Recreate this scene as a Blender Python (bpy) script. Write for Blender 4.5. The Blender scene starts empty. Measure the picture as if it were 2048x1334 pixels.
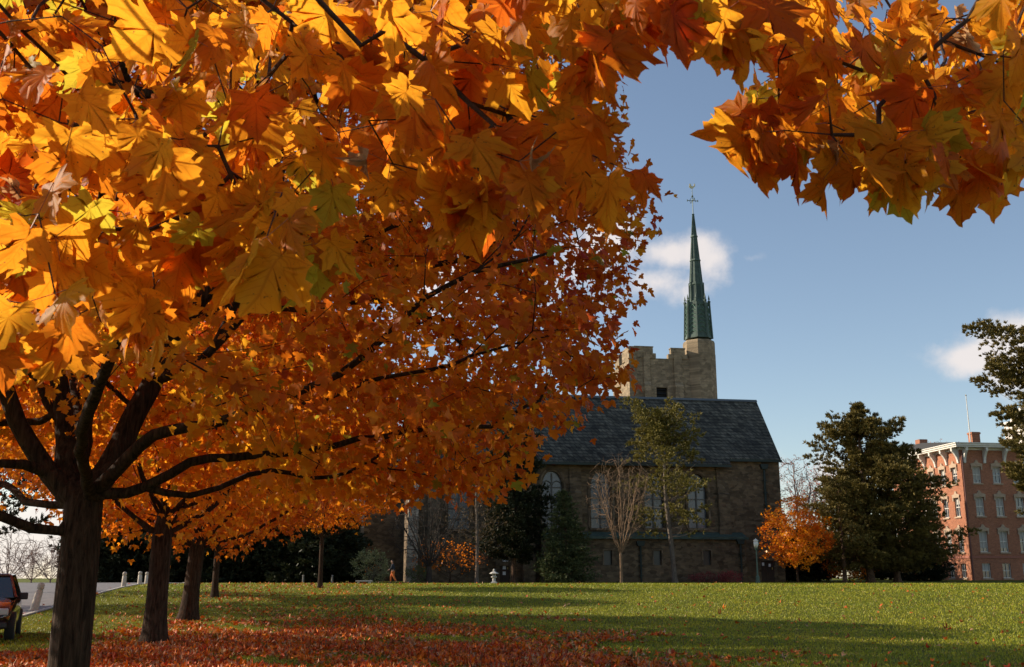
import bpy, math, random
import numpy as np
from mathutils import Vector, Matrix
from mathutils.geometry import tessellate_polygon
rad = math.radians
C = bpy.context.scene.collection
sc = bpy.context.scene

# ------------------------------------------------------------ camera
F = 2050.0; PITCH = math.atan(484.0 / F); CH = 1.6
cam_d = bpy.data.cameras.new('camera'); cam = bpy.data.objects.new('camera', cam_d); C.objects.link(cam)
cam.location = (0, 0, CH); cam.rotation_euler = (math.pi / 2 + PITCH, 0, 0)
cam_d.sensor_width = 36; cam_d.lens = 36 * F / 2048; cam_d.clip_start = .05; cam_d.clip_end = 9000
cam_d.dof.use_dof = True; cam_d.dof.focus_distance = 22.0; cam_d.dof.aperture_fstop = 16
sc.camera = cam
# ------------------------------------------------------------ light
SUN_EL = rad(27); SUN_AZ = math.atan2(.27, -.963)       # direction to the sun, angle from +X
sv = Vector((math.cos(SUN_EL) * math.cos(SUN_AZ), math.cos(SUN_EL) * math.sin(SUN_AZ), math.sin(SUN_EL)))
sd = bpy.data.lights.new('sun', 'SUN'); sun = bpy.data.objects.new('sun', sd); C.objects.link(sun)
sd.energy = 5.0; sd.angle = rad(.5); sd.color = (1, .86, .68)
sun.rotation_euler = (-sv).to_track_quat('-Z', 'Y').to_euler()
w = bpy.data.worlds.new('World'); sc.world = w; w.use_nodes = True
sc.view_settings.view_transform = 'Standard'; sc.view_settings.look = 'None'
sc.view_settings.exposure = 0.52; sc.view_settings.gamma = 1
sc.cycles.max_bounces = 6; sc.cycles.diffuse_bounces = 3; sc.cycles.transmission_bounces = 4
sc.cycles.glossy_bounces = 2; sc.cycles.transparent_max_bounces = 4
sc.cycles.use_denoising = True; sc.cycles.sample_clamp_indirect = 4

def raydir(px, py):
    v = (667 - py) / F
    return Vector(((px - 1024) / F, math.cos(PITCH) - v * math.sin(PITCH), math.sin(PITCH) + v * math.cos(PITCH)))
def at(px, py, Y):
    d = raydir(px, py); return Vector((0, 0, CH)) + d * (Y / d.y)

# world: nishita sky and a few clouds laid out by direction
nt = w.node_tree; N = nt.nodes; L = nt.links; N.clear()
wo = N.new('ShaderNodeOutputWorld'); bg = N.new('ShaderNodeBackground'); L.new(bg.outputs[0], wo.inputs[0])
sky = N.new('ShaderNodeTexSky'); sky.sky_type = 'NISHITA'; sky.sun_disc = False
sky.sun_elevation = SUN_EL; sky.sun_rotation = math.pi / 2 - SUN_AZ
sky.altitude = 100; sky.air_density = 1.0; sky.dust_density = .35; sky.ozone_density = 1.0
hs = N.new('ShaderNodeHueSaturation'); hs.inputs['Saturation'].default_value = .92
hs.inputs['Value'].default_value = 1.0; L.new(sky.outputs[0], hs.inputs['Color'])
bg.inputs['Strength'].default_value = .1
tc = N.new('ShaderNodeTexCoord')
def vm(op, a, b=None):
    n = N.new('ShaderNodeVectorMath'); n.operation = op
    for i, x in enumerate((a, b)):
        if x is None: continue
        if isinstance(x, (tuple, Vector)): n.inputs[i].default_value = tuple(x)
        else: L.new(x, n.inputs[i])
    return n
def mm(op, a, b=None, clamp=False):
    n = N.new('ShaderNodeMath'); n.operation = op; n.use_clamp = clamp
    for i, x in enumerate((a, b)):
        if x is None: continue
        if isinstance(x, (int, float)): n.inputs[i].default_value = x
        else: L.new(x, n.inputs[i])
    return n.outputs[0]
ns1 = N.new('ShaderNodeTexNoise'); ns1.inputs['Scale'].default_value = 19; ns1.inputs['Detail'].default_value = 9
ns1.inputs['Roughness'].default_value = .58; L.new(tc.outputs['Generated'], ns1.inputs['Vector'])
cl = None
for (px, py, sx, sy, k) in [(1345, 505, 130, 42, 1.2), (1235, 480, 95, 62, 1.1), (1310, 565, 100, 40, 1.1), (1160, 540, 150, 100, .9),
                         (1420, 515, 60, 55, .9), (1965, 715, 95, 40, 1.5), (2060, 700, 120, 70, 1.7), (1500, 517, 40, 20, .6),
                         (60, 250, 150, 130, 1.2), (80, 1080, 260, 110, 1.5), (880, 560, 150, 100, 1.1), (330, 440, 120, 80, .9), (1560, 965, 60, 60, .7), (1690, 950, 60, 35, .9)]:
    d = raydir(px, py).normalized()
    df = vm('SUBTRACT', tc.outputs['Generated'], d)
    sca = vm('MULTIPLY', df.outputs[0], (F / sx, F / sx * .6, F / sy))
    ln = vm('LENGTH', sca.outputs[0])
    m = mm('MULTIPLY', mm('SUBTRACT', 1.35, ln.outputs['Value']), k)
    cl = m if cl is None else mm('MAXIMUM', cl, m)
cov = mm('ADD', mm('MULTIPLY', cl, .95), mm('MULTIPLY', mm('SUBTRACT', ns1.outputs['Fac'], .5), 2.9))
mr = N.new('ShaderNodeMapRange'); mr.interpolation_type = 'SMOOTHSTEP'; L.new(cov, mr.inputs['Value'])
mr.inputs['From Min'].default_value = .12; mr.inputs['From Max'].default_value = 1.35
cm = mm('MULTIPLY', mr.outputs['Result'], mm('GREATER_THAN', cl, -.6), True)
mxs = N.new('ShaderNodeMix'); mxs.data_type = 'RGBA'
L.new(mm('MULTIPLY', cm, .85), mxs.inputs['Factor']); L.new(hs.outputs[0], mxs.inputs['A']); mxs.inputs['B'].default_value = (6.6, 6.0, 5.7, 1)
# a little warm haze low over the horizon
L.new(mxs.outputs['Result'], bg.inputs['Color'])

# ------------------------------------------------------------ ground shape
def sst(t): t = np.clip(t, 0, 1); return t * t * (3 - 2 * t)
def gz(x, y):
    x = np.asarray(x, float); y = np.asarray(y, float)
    z = 1.0 * sst((y - 24) / 56) + .12 * sst((y - 90) / 30)
    ys = 145 - 58 * sst((-x - 19) / 14)
    z = z - 16 * sst((y - ys) / 220)
    z = z + .03 * np.sin(x * .31 + 1) * np.sin(y * .23) * sst((y - 5) / 20) * (1 - sst((y - 70) / 12))
    return z
def gp(px, Y):
    z = float(gz(0, Y)); X = 0
    for _ in range(4):
        D = Y * math.cos(PITCH) + (z - CH) * math.sin(PITCH)
        X = (px - 1024) / F * D; z = float(gz(X, Y))
    return Vector((X, Y, z))
def on_ground(px, py):
    """point of the ground seen at a pixel"""
    d = raydir(px, py); t = 8.0
    while t < 200:
        p = Vector((0, 0, CH)) + d * t
        if p.z < gz(p.x, p.y): return p
        t += .25
    return p

# ------------------------------------------------------------ helpers
def tag(o, label=None, cat=None, group=None, kind=None):
    if label: o['label'] = label
    if cat: o['category'] = cat
    if group: o['group'] = group
    if kind: o['kind'] = kind
    return o
def empty(name, loc, rz=0, label=None, cat=None, group=None):
    o = bpy.data.objects.new(name, None); C.objects.link(o); o.location = loc; o.rotation_euler = (0, 0, rz)
    o.empty_display_size = .2
    return tag(o, label, cat, group)
def link(name, me, mat=None, parent=None):
    o = bpy.data.objects.new(name, me); C.objects.link(o)
    if mat: me.materials.append(mat)
    if parent: o.parent = parent
    return o
def np_mesh(name, V, Fc, mat, parent=None, col=None, uv=None, smooth=False):
    """V (n,3); Fc (m,k) faces of one size, or a list of such arrays"""
    if not isinstance(Fc, list): Fc = [Fc]
    Fc = [np.asarray(f, np.int32) for f in Fc if len(f)]
    me = bpy.data.meshes.new(name)
    V = np.asarray(V, np.float32)
    me.vertices.add(len(V)); me.vertices.foreach_set('co', V.ravel())
    idx = np.concatenate([f.ravel() for f in Fc])
    tot = np.concatenate([np.full(len(f), f.shape[1], np.int32) for f in Fc])
    st = np.concatenate([[0], np.cumsum(tot)[:-1]]).astype(np.int32)
    me.loops.add(len(idx)); me.loops.foreach_set('vertex_index', idx)
    me.polygons.add(len(tot)); me.polygons.foreach_set('loop_start', st)
    if smooth: me.polygons.foreach_set('use_smooth', np.ones(len(tot), bool))
    me.update(calc_edges=True)
    if col is not None:
        a = me.color_attributes.new('Col', 'FLOAT_COLOR', 'POINT')
        c4 = np.ones((len(V), 4), np.float32); c4[:, :3] = col; a.data.foreach_set('color', c4.ravel())
    if uv is not None:
        a = me.uv_layers.new(name='leaf'); a.data.foreach_set('uv', np.asarray(uv, np.float32)[idx].ravel())
    return link(name, me, mat, parent)
class MB:
    def __init__(s): s.v = []; s.f = []
    def add(s, vs, fs):
        b = len(s.v); s.v += [tuple(v) for v in vs]; s.f += [tuple(b + i for i in f) for f in fs]
    def box(s, x0, x1, y0, y1, z0, z1):
        s.add([(x0, y0, z0), (x1, y0, z0), (x1, y1, z0), (x0, y1, z0), (x0, y0, z1), (x1, y0, z1), (x1, y1, z1), (x0, y1, z1)],
              [(3, 2, 1, 0), (4, 5, 6, 7), (0, 1, 5, 4), (1, 2, 6, 5), (2, 3, 7, 6), (3, 0, 4, 7)])
    def prism(s, poly, axis, a, b):
        """poly of 2D points extruded along axis ('x','y','z') from a to b"""
        def mk(p, t): return {'x': (t, p[0], p[1]), 'y': (p[0], t, p[1]), 'z': (p[0], p[1], t)}[axis]
        n = len(poly)
        s.add([mk(p, a) for p in poly] + [mk(p, b) for p in poly],
              [tuple(range(n))[::-1], tuple(range(n, 2 * n))] + [(i, (i + 1) % n, n + (i + 1) % n, n + i) for i in range(n)])
    def lathe(s, prof, n=16, c=(0, 0, 0), ph=0, sq=None):
        vs = []; fs = []
        for (r, z) in prof:
            for k in range(n):
                a = 2 * math.pi * (k + ph) / n; vs.append((c[0] + r * math.cos(a), c[1] + r * math.sin(a), c[2] + z))
        for j in range(len(prof) - 1):
            for k in range(n):
                fs.append((j * n + k, j * n + (k + 1) % n, (j + 1) * n + (k + 1) % n, (j + 1) * n + k))
        fs.append(tuple(range(n))[::-1]); fs.append(tuple((len(prof) - 1) * n + k for k in range(n)))
        s.add(vs, fs)
    def tube(s, pts, rs, n=8):
        pts = [Vector(p) for p in pts]
        if not hasattr(rs, '__len__'): rs = [rs] * len(pts)
        vs = []; fs = []; up = Vector((.3, .2, 1)).normalized(); prev = None
        for i, p in enumerate(pts):
            t = (pts[min(i + 1, len(pts) - 1)] - pts[max(i - 1, 0)]).normalized()
            if prev is None:
                a = t.cross(up);
                if a.length < .1: a = t.cross(Vector((1, 0, 0)))
                a.normalize()
            else: a = (prev - t * prev.dot(t)).normalized()
            prev = a; b = t.cross(a)
            for k in range(n):
                an = 2 * math.pi * k / n; vs.append(p + (a * math.cos(an) + b * math.sin(an)) * rs[i])
        for j in range(len(pts) - 1):
            for k in range(n): fs.append((j * n + k, j * n + (k + 1) % n, (j + 1) * n + (k + 1) % n, (j + 1) * n + k))
        fs.append(tuple(range(n))[::-1]); fs.append(tuple((len(pts) - 1) * n + k for k in range(n)))
        s.add(vs, fs)
    def build(s, name, mat, parent=None, smooth=False, bevel=0):
        me = bpy.data.meshes.new(name); me.from_pydata(s.v, [], s.f); me.update()
        if smooth: me.polygons.foreach_set('use_smooth', [True] * len(me.polygons))
        o = link(name, me, mat, parent)
        if bevel:
            m = o.modifiers.new('bevel', 'BEVEL'); m.width = bevel; m.segments = 2; m.limit_method = 'ANGLE'
        return o

# ------------------------------------------------------------ materials
def mat(name):
    m = bpy.data.materials.new(name); m.use_nodes = True; t = m.node_tree
    p = t.nodes['Principled BSDF']; return m, t, p
def simple(name, col, rough=.7, metal=0, noise=0, scale=8, bump=0, spec=.5, trans=0):
    m, t, p = mat(name)
    p.inputs['Roughness'].default_value = rough; p.inputs['Metallic'].default_value = metal
    p.inputs['Base Color'].default_value = (*col, 1); p.inputs['Specular IOR Level'].default_value = spec
    if noise or bump:
        tc = t.nodes.new('ShaderNodeTexCoord'); n = t.nodes.new('ShaderNodeTexNoise'); n.inputs['Scale'].default_value = scale
        n.inputs['Detail'].default_value = 6; t.links.new(tc.outputs['Object'], n.inputs['Vector'])
        if noise:
            r = t.nodes.new('ShaderNodeValToRGB'); t.links.new(n.outputs['Fac'], r.inputs[0])
            r.color_ramp.elements[0].position = .3; r.color_ramp.elements[1].position = .7
            r.color_ramp.elements[0].color = (*[c * (1 - noise) for c in col], 1); r.color_ramp.elements[1].color = (*[min(1, c * (1 + noise)) for c in col], 1)
            t.links.new(r.outputs[0], p.inputs['Base Color'])
        if bump:
            b = t.nodes.new('ShaderNodeBump'); b.inputs['Strength'].default_value = bump; b.inputs['Distance'].default_value = .05
            t.links.new(n.outputs['Fac'], b.inputs['Height']); t.links.new(b.outputs[0], p.inputs['Normal'])
    return m
def masonry(name, c1, c2, mortar, bw, bh, msize=.02, bump=.5, big=.35, rough=.9, var=.5, cell=(.55, 1.5)):
    m, t, p = mat(name); n = t.nodes; l = t.links
    tc = n.new('ShaderNodeTexCoord'); sp = n.new('ShaderNodeSeparateXYZ'); l.new(tc.outputs['Object'], sp.inputs[0])
    ad = n.new('ShaderNodeMath'); ad.operation = 'ADD'; l.new(sp.outputs[0], ad.inputs[0]); l.new(sp.outputs[1], ad.inputs[1])
    cb = n.new('ShaderNodeCombineXYZ'); l.new(ad.outputs[0], cb.inputs[0]); l.new(sp.outputs[2], cb.inputs[1])
    br = n.new('ShaderNodeTexBrick'); l.new(cb.outputs[0], br.inputs['Vector'])
    br.inputs['Scale'].default_value = 1; br.inputs['Brick Width'].default_value = bw; br.inputs['Row Height'].default_value = bh
    br.inputs['Mortar Size'].default_value = msize; br.inputs['Color1'].default_value = (*c1, 1); br.inputs['Color2'].default_value = (*c2, 1)
    br.inputs['Mortar'].default_value = (*mortar, 1); br.inputs['Bias'].default_value = 0; br.offset_frequency = 2; br.squash = .75; br.squash_frequency = 3
    no = n.new('ShaderNodeTexNoise'); no.inputs['Scale'].default_value = big; no.inputs['Detail'].default_value = 8; no.inputs['Roughness'].default_value = .65
    l.new(tc.outputs['Object'], no.inputs['Vector'])
    mp = n.new('ShaderNodeMapRange'); l.new(no.outputs['Fac'], mp.inputs[0]); mp.inputs[1].default_value = .3; mp.inputs[2].default_value = .7
    mp.inputs[3].default_value = 1 - var; mp.inputs[4].default_value = 1 + var * .6
    v2 = n.new('ShaderNodeTexVoronoi'); v2.inputs['Scale'].default_value = 1 / bw * 1.2; vsc = n.new('ShaderNodeVectorMath'); vsc.operation = 'MULTIPLY'; vsc.inputs[1].default_value = (1, min(bw / bh * .8, 2), 1); l.new(cb.outputs[0], vsc.inputs[0]); l.new(vsc.outputs[0], v2.inputs['Vector'])
    hv = n.new('ShaderNodeSeparateColor'); l.new(v2.outputs['Color'], hv.inputs[0])
    m2 = n.new('ShaderNodeMapRange'); l.new(hv.outputs[0], m2.inputs[0]); m2.inputs[3].default_value = cell[0]; m2.inputs[4].default_value = cell[1]
    mu = n.new('ShaderNodeMath'); mu.operation = 'MULTIPLY'; l.new(mp.outputs[0], mu.inputs[0]); l.new(m2.outputs[0], mu.inputs[1])
    vs = n.new('ShaderNodeVectorMath'); vs.operation = 'SCALE'; l.new(br.outputs['Color'], vs.inputs[0]); l.new(mu.outputs[0], vs.inputs['Scale'])
    l.new(vs.outputs[0], p.inputs['Base Color']); p.inputs['Roughness'].default_value = rough; p.inputs['Specular IOR Level'].default_value = .25
    n3 = n.new('ShaderNodeTexNoise'); n3.inputs['Scale'].default_value = 6; n3.inputs['Detail'].default_value = 5; l.new(tc.outputs['Object'], n3.inputs['Vector'])
    a2 = n.new('ShaderNodeMath'); a2.operation = 'SUBTRACT'; l.new(n3.outputs['Fac'], a2.inputs[0]); l.new(br.outputs['Fac'], a2.inputs[1])
    b = n.new('ShaderNodeBump'); b.inputs['Strength'].default_value = bump; b.inputs['Distance'].default_value = .04
    l.new(a2.outputs[0], b.inputs['Height']); l.new(b.outputs[0], p.inputs['Normal'])
    return m
def leafmat(name, tr=.5, rough=.45, veins=False, spec=.35, tsat=1.0):
    m, t, p = mat(name); n = t.nodes; l = t.links
    a = n.new('ShaderNodeAttribute'); a.attribute_name = 'Col'
    col = a.outputs['Color']
    if veins:
        no = n.new('ShaderNodeTexNoise'); no.inputs['Scale'].default_value = 28; no.inputs['Detail'].default_value = 5
        tc = n.new('ShaderNodeTexCoord'); l.new(tc.outputs['Object'], no.inputs['Vector'])
        mp = n.new('ShaderNodeMapRange'); l.new(no.outputs['Fac'], mp.inputs[0]); mp.inputs[1].default_value = .35; mp.inputs[2].default_value = .7
        hsn = n.new('ShaderNodeMix'); hsn.data_type = 'RGBA'; hsn.blend_type = 'MULTIPLY'; l.new(mp.outputs[0], hsn.inputs['Factor'])
        l.new(col, hsn.inputs['A']); hsn.inputs['B'].default_value = (.95, .8, .7, 1); col = hsn.outputs['Result']
        # brown spots
        no2 = n.new('ShaderNodeTexNoise'); no2.inputs['Scale'].default_value = 120; no2.inputs['Detail'].default_value = 2; l.new(tc.outputs['Object'], no2.inputs['Vector'])
        mp2 = n.new('ShaderNodeMapRange'); l.new(no2.outputs['Fac'], mp2.inputs[0]); mp2.inputs[1].default_value = .68; mp2.inputs[2].default_value = .74
        mx = n.new('ShaderNodeMix'); mx.data_type = 'RGBA'; l.new(mp2.outputs[0], mx.inputs['Factor']); l.new(col, mx.inputs['A']); mx.inputs['B'].default_value = (.16, .05, .015, 1)
        col = mx.outputs['Result']
        uv = n.new('ShaderNodeUVMap'); uv.uv_map = 'leaf'; sp = n.new('ShaderNodeSeparateXYZ'); l.new(uv.outputs[0], sp.inputs[0])
        def M(op, x, y=None):
            k = n.new('ShaderNodeMath'); k.operation = op
            for i, q in enumerate((x, y)):
                if q is None: continue
                if isinstance(q, (int, float)): k.inputs[i].default_value = q
                else: l.new(q, k.inputs[i])
            return k.outputs[0]
        ax = M('ABSOLUTE', sp.outputs[0]); dist = None
        for an in (0, 55, 104):
            cx, cy = math.sin(rad(an)), math.cos(rad(an))
            d = M('ABSOLUTE', M('SUBTRACT', M('MULTIPLY', ax, cy), M('MULTIPLY', sp.outputs[1], cx)))
            al = M('ADD', M('MULTIPLY', ax, cx), M('MULTIPLY', sp.outputs[1], cy))
            d = M('ADD', d, M('MULTIPLY', M('LESS_THAN', al, 0), 9))
            dist = d if dist is None else M('MINIMUM', dist, d)
        # side veins
        sv_ = M('ABSOLUTE', M('SUBTRACT', M('FRACT', M('MULTIPLY', M('SUBTRACT', sp.outputs[1], M('MULTIPLY', ax, .9)), 7)), .5))
        sv2 = M('ADD', M('MULTIPLY', sv_, .11), M('MULTIPLY', M('GREATER_THAN', ax, .26), 9))
        dist = M('MINIMUM', dist, M('ADD', sv2, .006))
        vmr = n.new('ShaderNodeMapRange'); l.new(dist, vmr.inputs[0]); vmr.inputs[1].default_value = .016; vmr.inputs[2].default_value = .006
        vmr.inputs[4].default_value = .4
        mx = n.new('ShaderNodeMix'); mx.data_type = 'RGBA'; mx.blend_type = 'MULTIPLY'; l.new(vmr.outputs[0], mx.inputs['Factor'])
        l.new(col, mx.inputs['A']); mx.inputs['B'].default_value = (.6, .3, .2, 1); col = mx.outputs['Result']
    l.new(col, p.inputs['Base Color']); p.inputs['Roughness'].default_value = rough; p.inputs['Specular IOR Level'].default_value = spec
    tb = n.new('ShaderNodeBsdfTranslucent'); g = n.new('ShaderNodeGamma'); g.inputs[1].default_value = tsat
    l.new(col, g.inputs[0]); l.new(g.outputs[0], tb.inputs[0])
    ms = n.new('ShaderNodeMixShader'); ms.inputs[0].default_value = tr; l.new(p.outputs[0], ms.inputs[1]); l.new(tb.outputs[0], ms.inputs[2])
    l.new(ms.outputs[0], n['Material Output'].inputs[0])
    return m
def barkmat(name, c1, c2, sx=14, sz=1.6, bump=1.0):
    m, t, p = mat(name); n = t.nodes; l = t.links
    tc = n.new('ShaderNodeTexCoord'); mp = n.new('ShaderNodeMapping'); mp.inputs['Scale'].default_value = (sx, sx, sz)
    l.new(tc.outputs['Object'], mp.inputs[0])
    no = n.new('ShaderNodeTexNoise'); no.inputs['Scale'].default_value = 1; no.inputs['Detail'].default_value = 8; no.inputs['Distortion'].default_value = .6
    no.inputs['Roughness'].default_value = .65
    l.new(mp.outputs[0], no.inputs['Vector'])
    r = n.new('ShaderNodeValToRGB'); l.new(no.outputs['Fac'], r.inputs[0]); r.color_ramp.elements[0].position = .38; r.color_ramp.elements[1].position = .66
    r.color_ramp.elements[0].color = (*c1, 1); r.color_ramp.elements[1].color = (*c2, 1)
    l.new(r.outputs[0], p.inputs['Base Color']); p.inputs['Roughness'].default_value = .95; p.inputs['Specular IOR Level'].default_value = .15
    b = n.new('ShaderNodeBump'); b.inputs['Strength'].default_value = bump; b.inputs['Distance'].default_value = .03
    l.new(no.outputs['Fac'], b.inputs['Height']); l.new(b.outputs[0], p.inputs['Normal'])
    return m
M_bark = barkmat('maple_bark', (.018, .010, .006), (.078, .046, .028), 22, 3.0)
M_twig = barkmat('twig_bark', (.05, .03, .022), (.1, .06, .045), 60, 30, .4)
M_pbark = barkmat('pine_bark', (.05, .032, .022), (.2, .12, .075), 10, 4)
M_greybark = barkmat('grey_bark', (.09, .07, .055), (.24, .19, .15), 20, 3)
M_leaf = leafmat('maple_leaf', .66, tsat=.88, rough=.5)
M_leafbig = leafmat('maple_leaf_close', .7, veins=True, tsat=.82, rough=.55, spec=.22)
M_needle = leafmat('needles', .12, .6, spec=.2)
M_litter = leafmat('fallen_leaf', .12, .6, spec=.3)
M_grass = leafmat('grass_blade', .2, .5, spec=.3)
M_shrub = leafmat('shrub_leaf', .3, .5)

# ------------------------------------------------------------ foliage library
HALF = [(0.0, 0.0), (.06, -.08), (.19, -.14), (.33, -.16), (.45, -.14), (.41, -.03), (.36, .06), (.44, .10), (.58, .13), (.55, .22), (.63, .31), (.76, .44),
        (.60, .45), (.54, .55), (.43, .50), (.34, .49), (.26, .50), (.27, .60), (.36, .70), (.25, .73), (.19, .83), (.11, .87), (.05, .97)]
def leaf_detail():
    out = HALF + [(0, 1.08)] + [(-x, y) for x, y in HALF[:0:-1]]
    n = len(out); c = (0, .2)
    ring = [(c[0] + (x - c[0]) * .55, c[1] + (y - c[1]) * .55) for x, y in out]
    v = out + ring + [c]; t = []
    for i in range(n):
        j = (i + 1) % n
        t += [(i, j, n + j), (i, n + j, n + i), (n + i, n + j, 2 * n)]
    return np.array(v), np.array(t)
MID = [(0, 0), (.40, -.13), (.34, .07), (.55, .14), (.72, .43), (.48, .50), (.25, .48), (.34, .68), (.20, .79), (0, 1.05)]
def leaf_mid():
    out = MID + [(-x, y) for x, y in MID[-2:0:-1]]
    n = len(out); v = out + [(0, .22)]
    return np.array(v), np.array([(i, (i + 1) % n, n) for i in range(n)])
LOW = [(0, 0), (.42, -.06), (.68, .42), (.26, .42), (0, 1.05)]
def leaf_low():
    out = LOW + [(-x, y) for x, y in LOW[-2:0:-1]]
    n = len(out); v = out + [(0, .22)]
    return np.array(v), np.array([(i, (i + 1) % n, n) for i in range(n)])
def nrm(a): return a / np.maximum(np.linalg.norm(a, axis=1, keepdims=True), 1e-9)
def leaves(tpl, P, T, Nn, S, col, rng, fold=.25, bend=.3, curl=None, cj=.0, zn=.05):
    """P base points, T tip direction, Nn face normal, S sizes, col (n,3)"""
    tv, tt = tpl; n = len(P); k = len(tv)
    T = nrm(T); Sd = nrm(np.cross(T, Nn)); Nn = np.cross(Sd, T)
    x = np.tile(tv[:, 0], (n, 1)) * (1 + .15 * rng.normal(size=(n, 1)).clip(-1.5, 1.5)); y = np.tile(tv[:, 1], (n, 1))
    f = (fold * rng.normal(size=(n, 1)) + fold * .5); b = bend * rng.normal(size=(n, 1)) - bend * .3
    if curl is not None: f = f + curl[:, None]
    ph = rng.uniform(0, 6.28, (n, 1)); am = rng.uniform(.02, .09, (n, 1))
    z = f * x * x * 1.6 + b * (y - .2) ** 2 + am * np.sin(x * 7 + ph) * np.hypot(x, y - .2) + zn * rng.normal(size=(n, k)) * np.hypot(x, y - .2)
    x = x * (1 - np.abs(f) * .35 * np.abs(x)); x = x + .022 * rng.normal(size=x.shape); y = y + .022 * rng.normal(size=y.shape)
    sk = rng.normal(0, .12, (n, 1)); x = x + sk * y * y
    s = S[:, None, None]
    V = P[:, None, :] + s * (x[..., None] * Sd[:, None, :] + y[..., None] * T[:, None, :] + z[..., None] * Nn[:, None, :])
    Fc = (tt[None] + (np.arange(n) * k)[:, None, None]).reshape(-1, 3)
    c = np.repeat(col, k, 0)
    if cj: c = c * (1 + cj * rng.normal(size=(len(c), 1))).clip(.5, 1.5)
    uv = np.tile(tv, (n, 1))
    return V.reshape(-1, 3), Fc, c, uv
PAL = {'yellow': (.86, .38, .014), 'gold': (.80, .265, .009), 'orange': (.72, .17, .006), 'deep': (.58, .095, .006), 'red': (.44, .042, .012),
       'brown': (.22, .085, .03), 'green': (.34, .30, .02), 'beige': (.5, .34, .19)}
def palette(rng, n, weights, base=None):
    ks = list(weights); wv = np.array([weights[k] for k in ks], float); wv /= wv.sum()
    i = rng.choice(len(ks), n, p=wv); c = np.array([PAL[k] for k in ks])[i]
    j = rng.choice(len(ks), n, p=wv); c2 = np.array([PAL[k] for k in ks])[j]
    c = c * .7 + c2 * .3
    return c * rng.normal(1, .12, (n, 1)).clip(.6, 1.4) * rng.normal(1, .05, (n, 3)).clip(.8, 1.2)
def ramp3(t, stops):
    t = np.clip(t, 0, 1) * (len(stops) - 1); i = np.minimum(t.astype(int), len(stops) - 2); f = (t - i)[:, None]
    s = np.array([PAL[k] for k in stops]); return s[i] * (1 - f) + s[i + 1] * f

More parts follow.
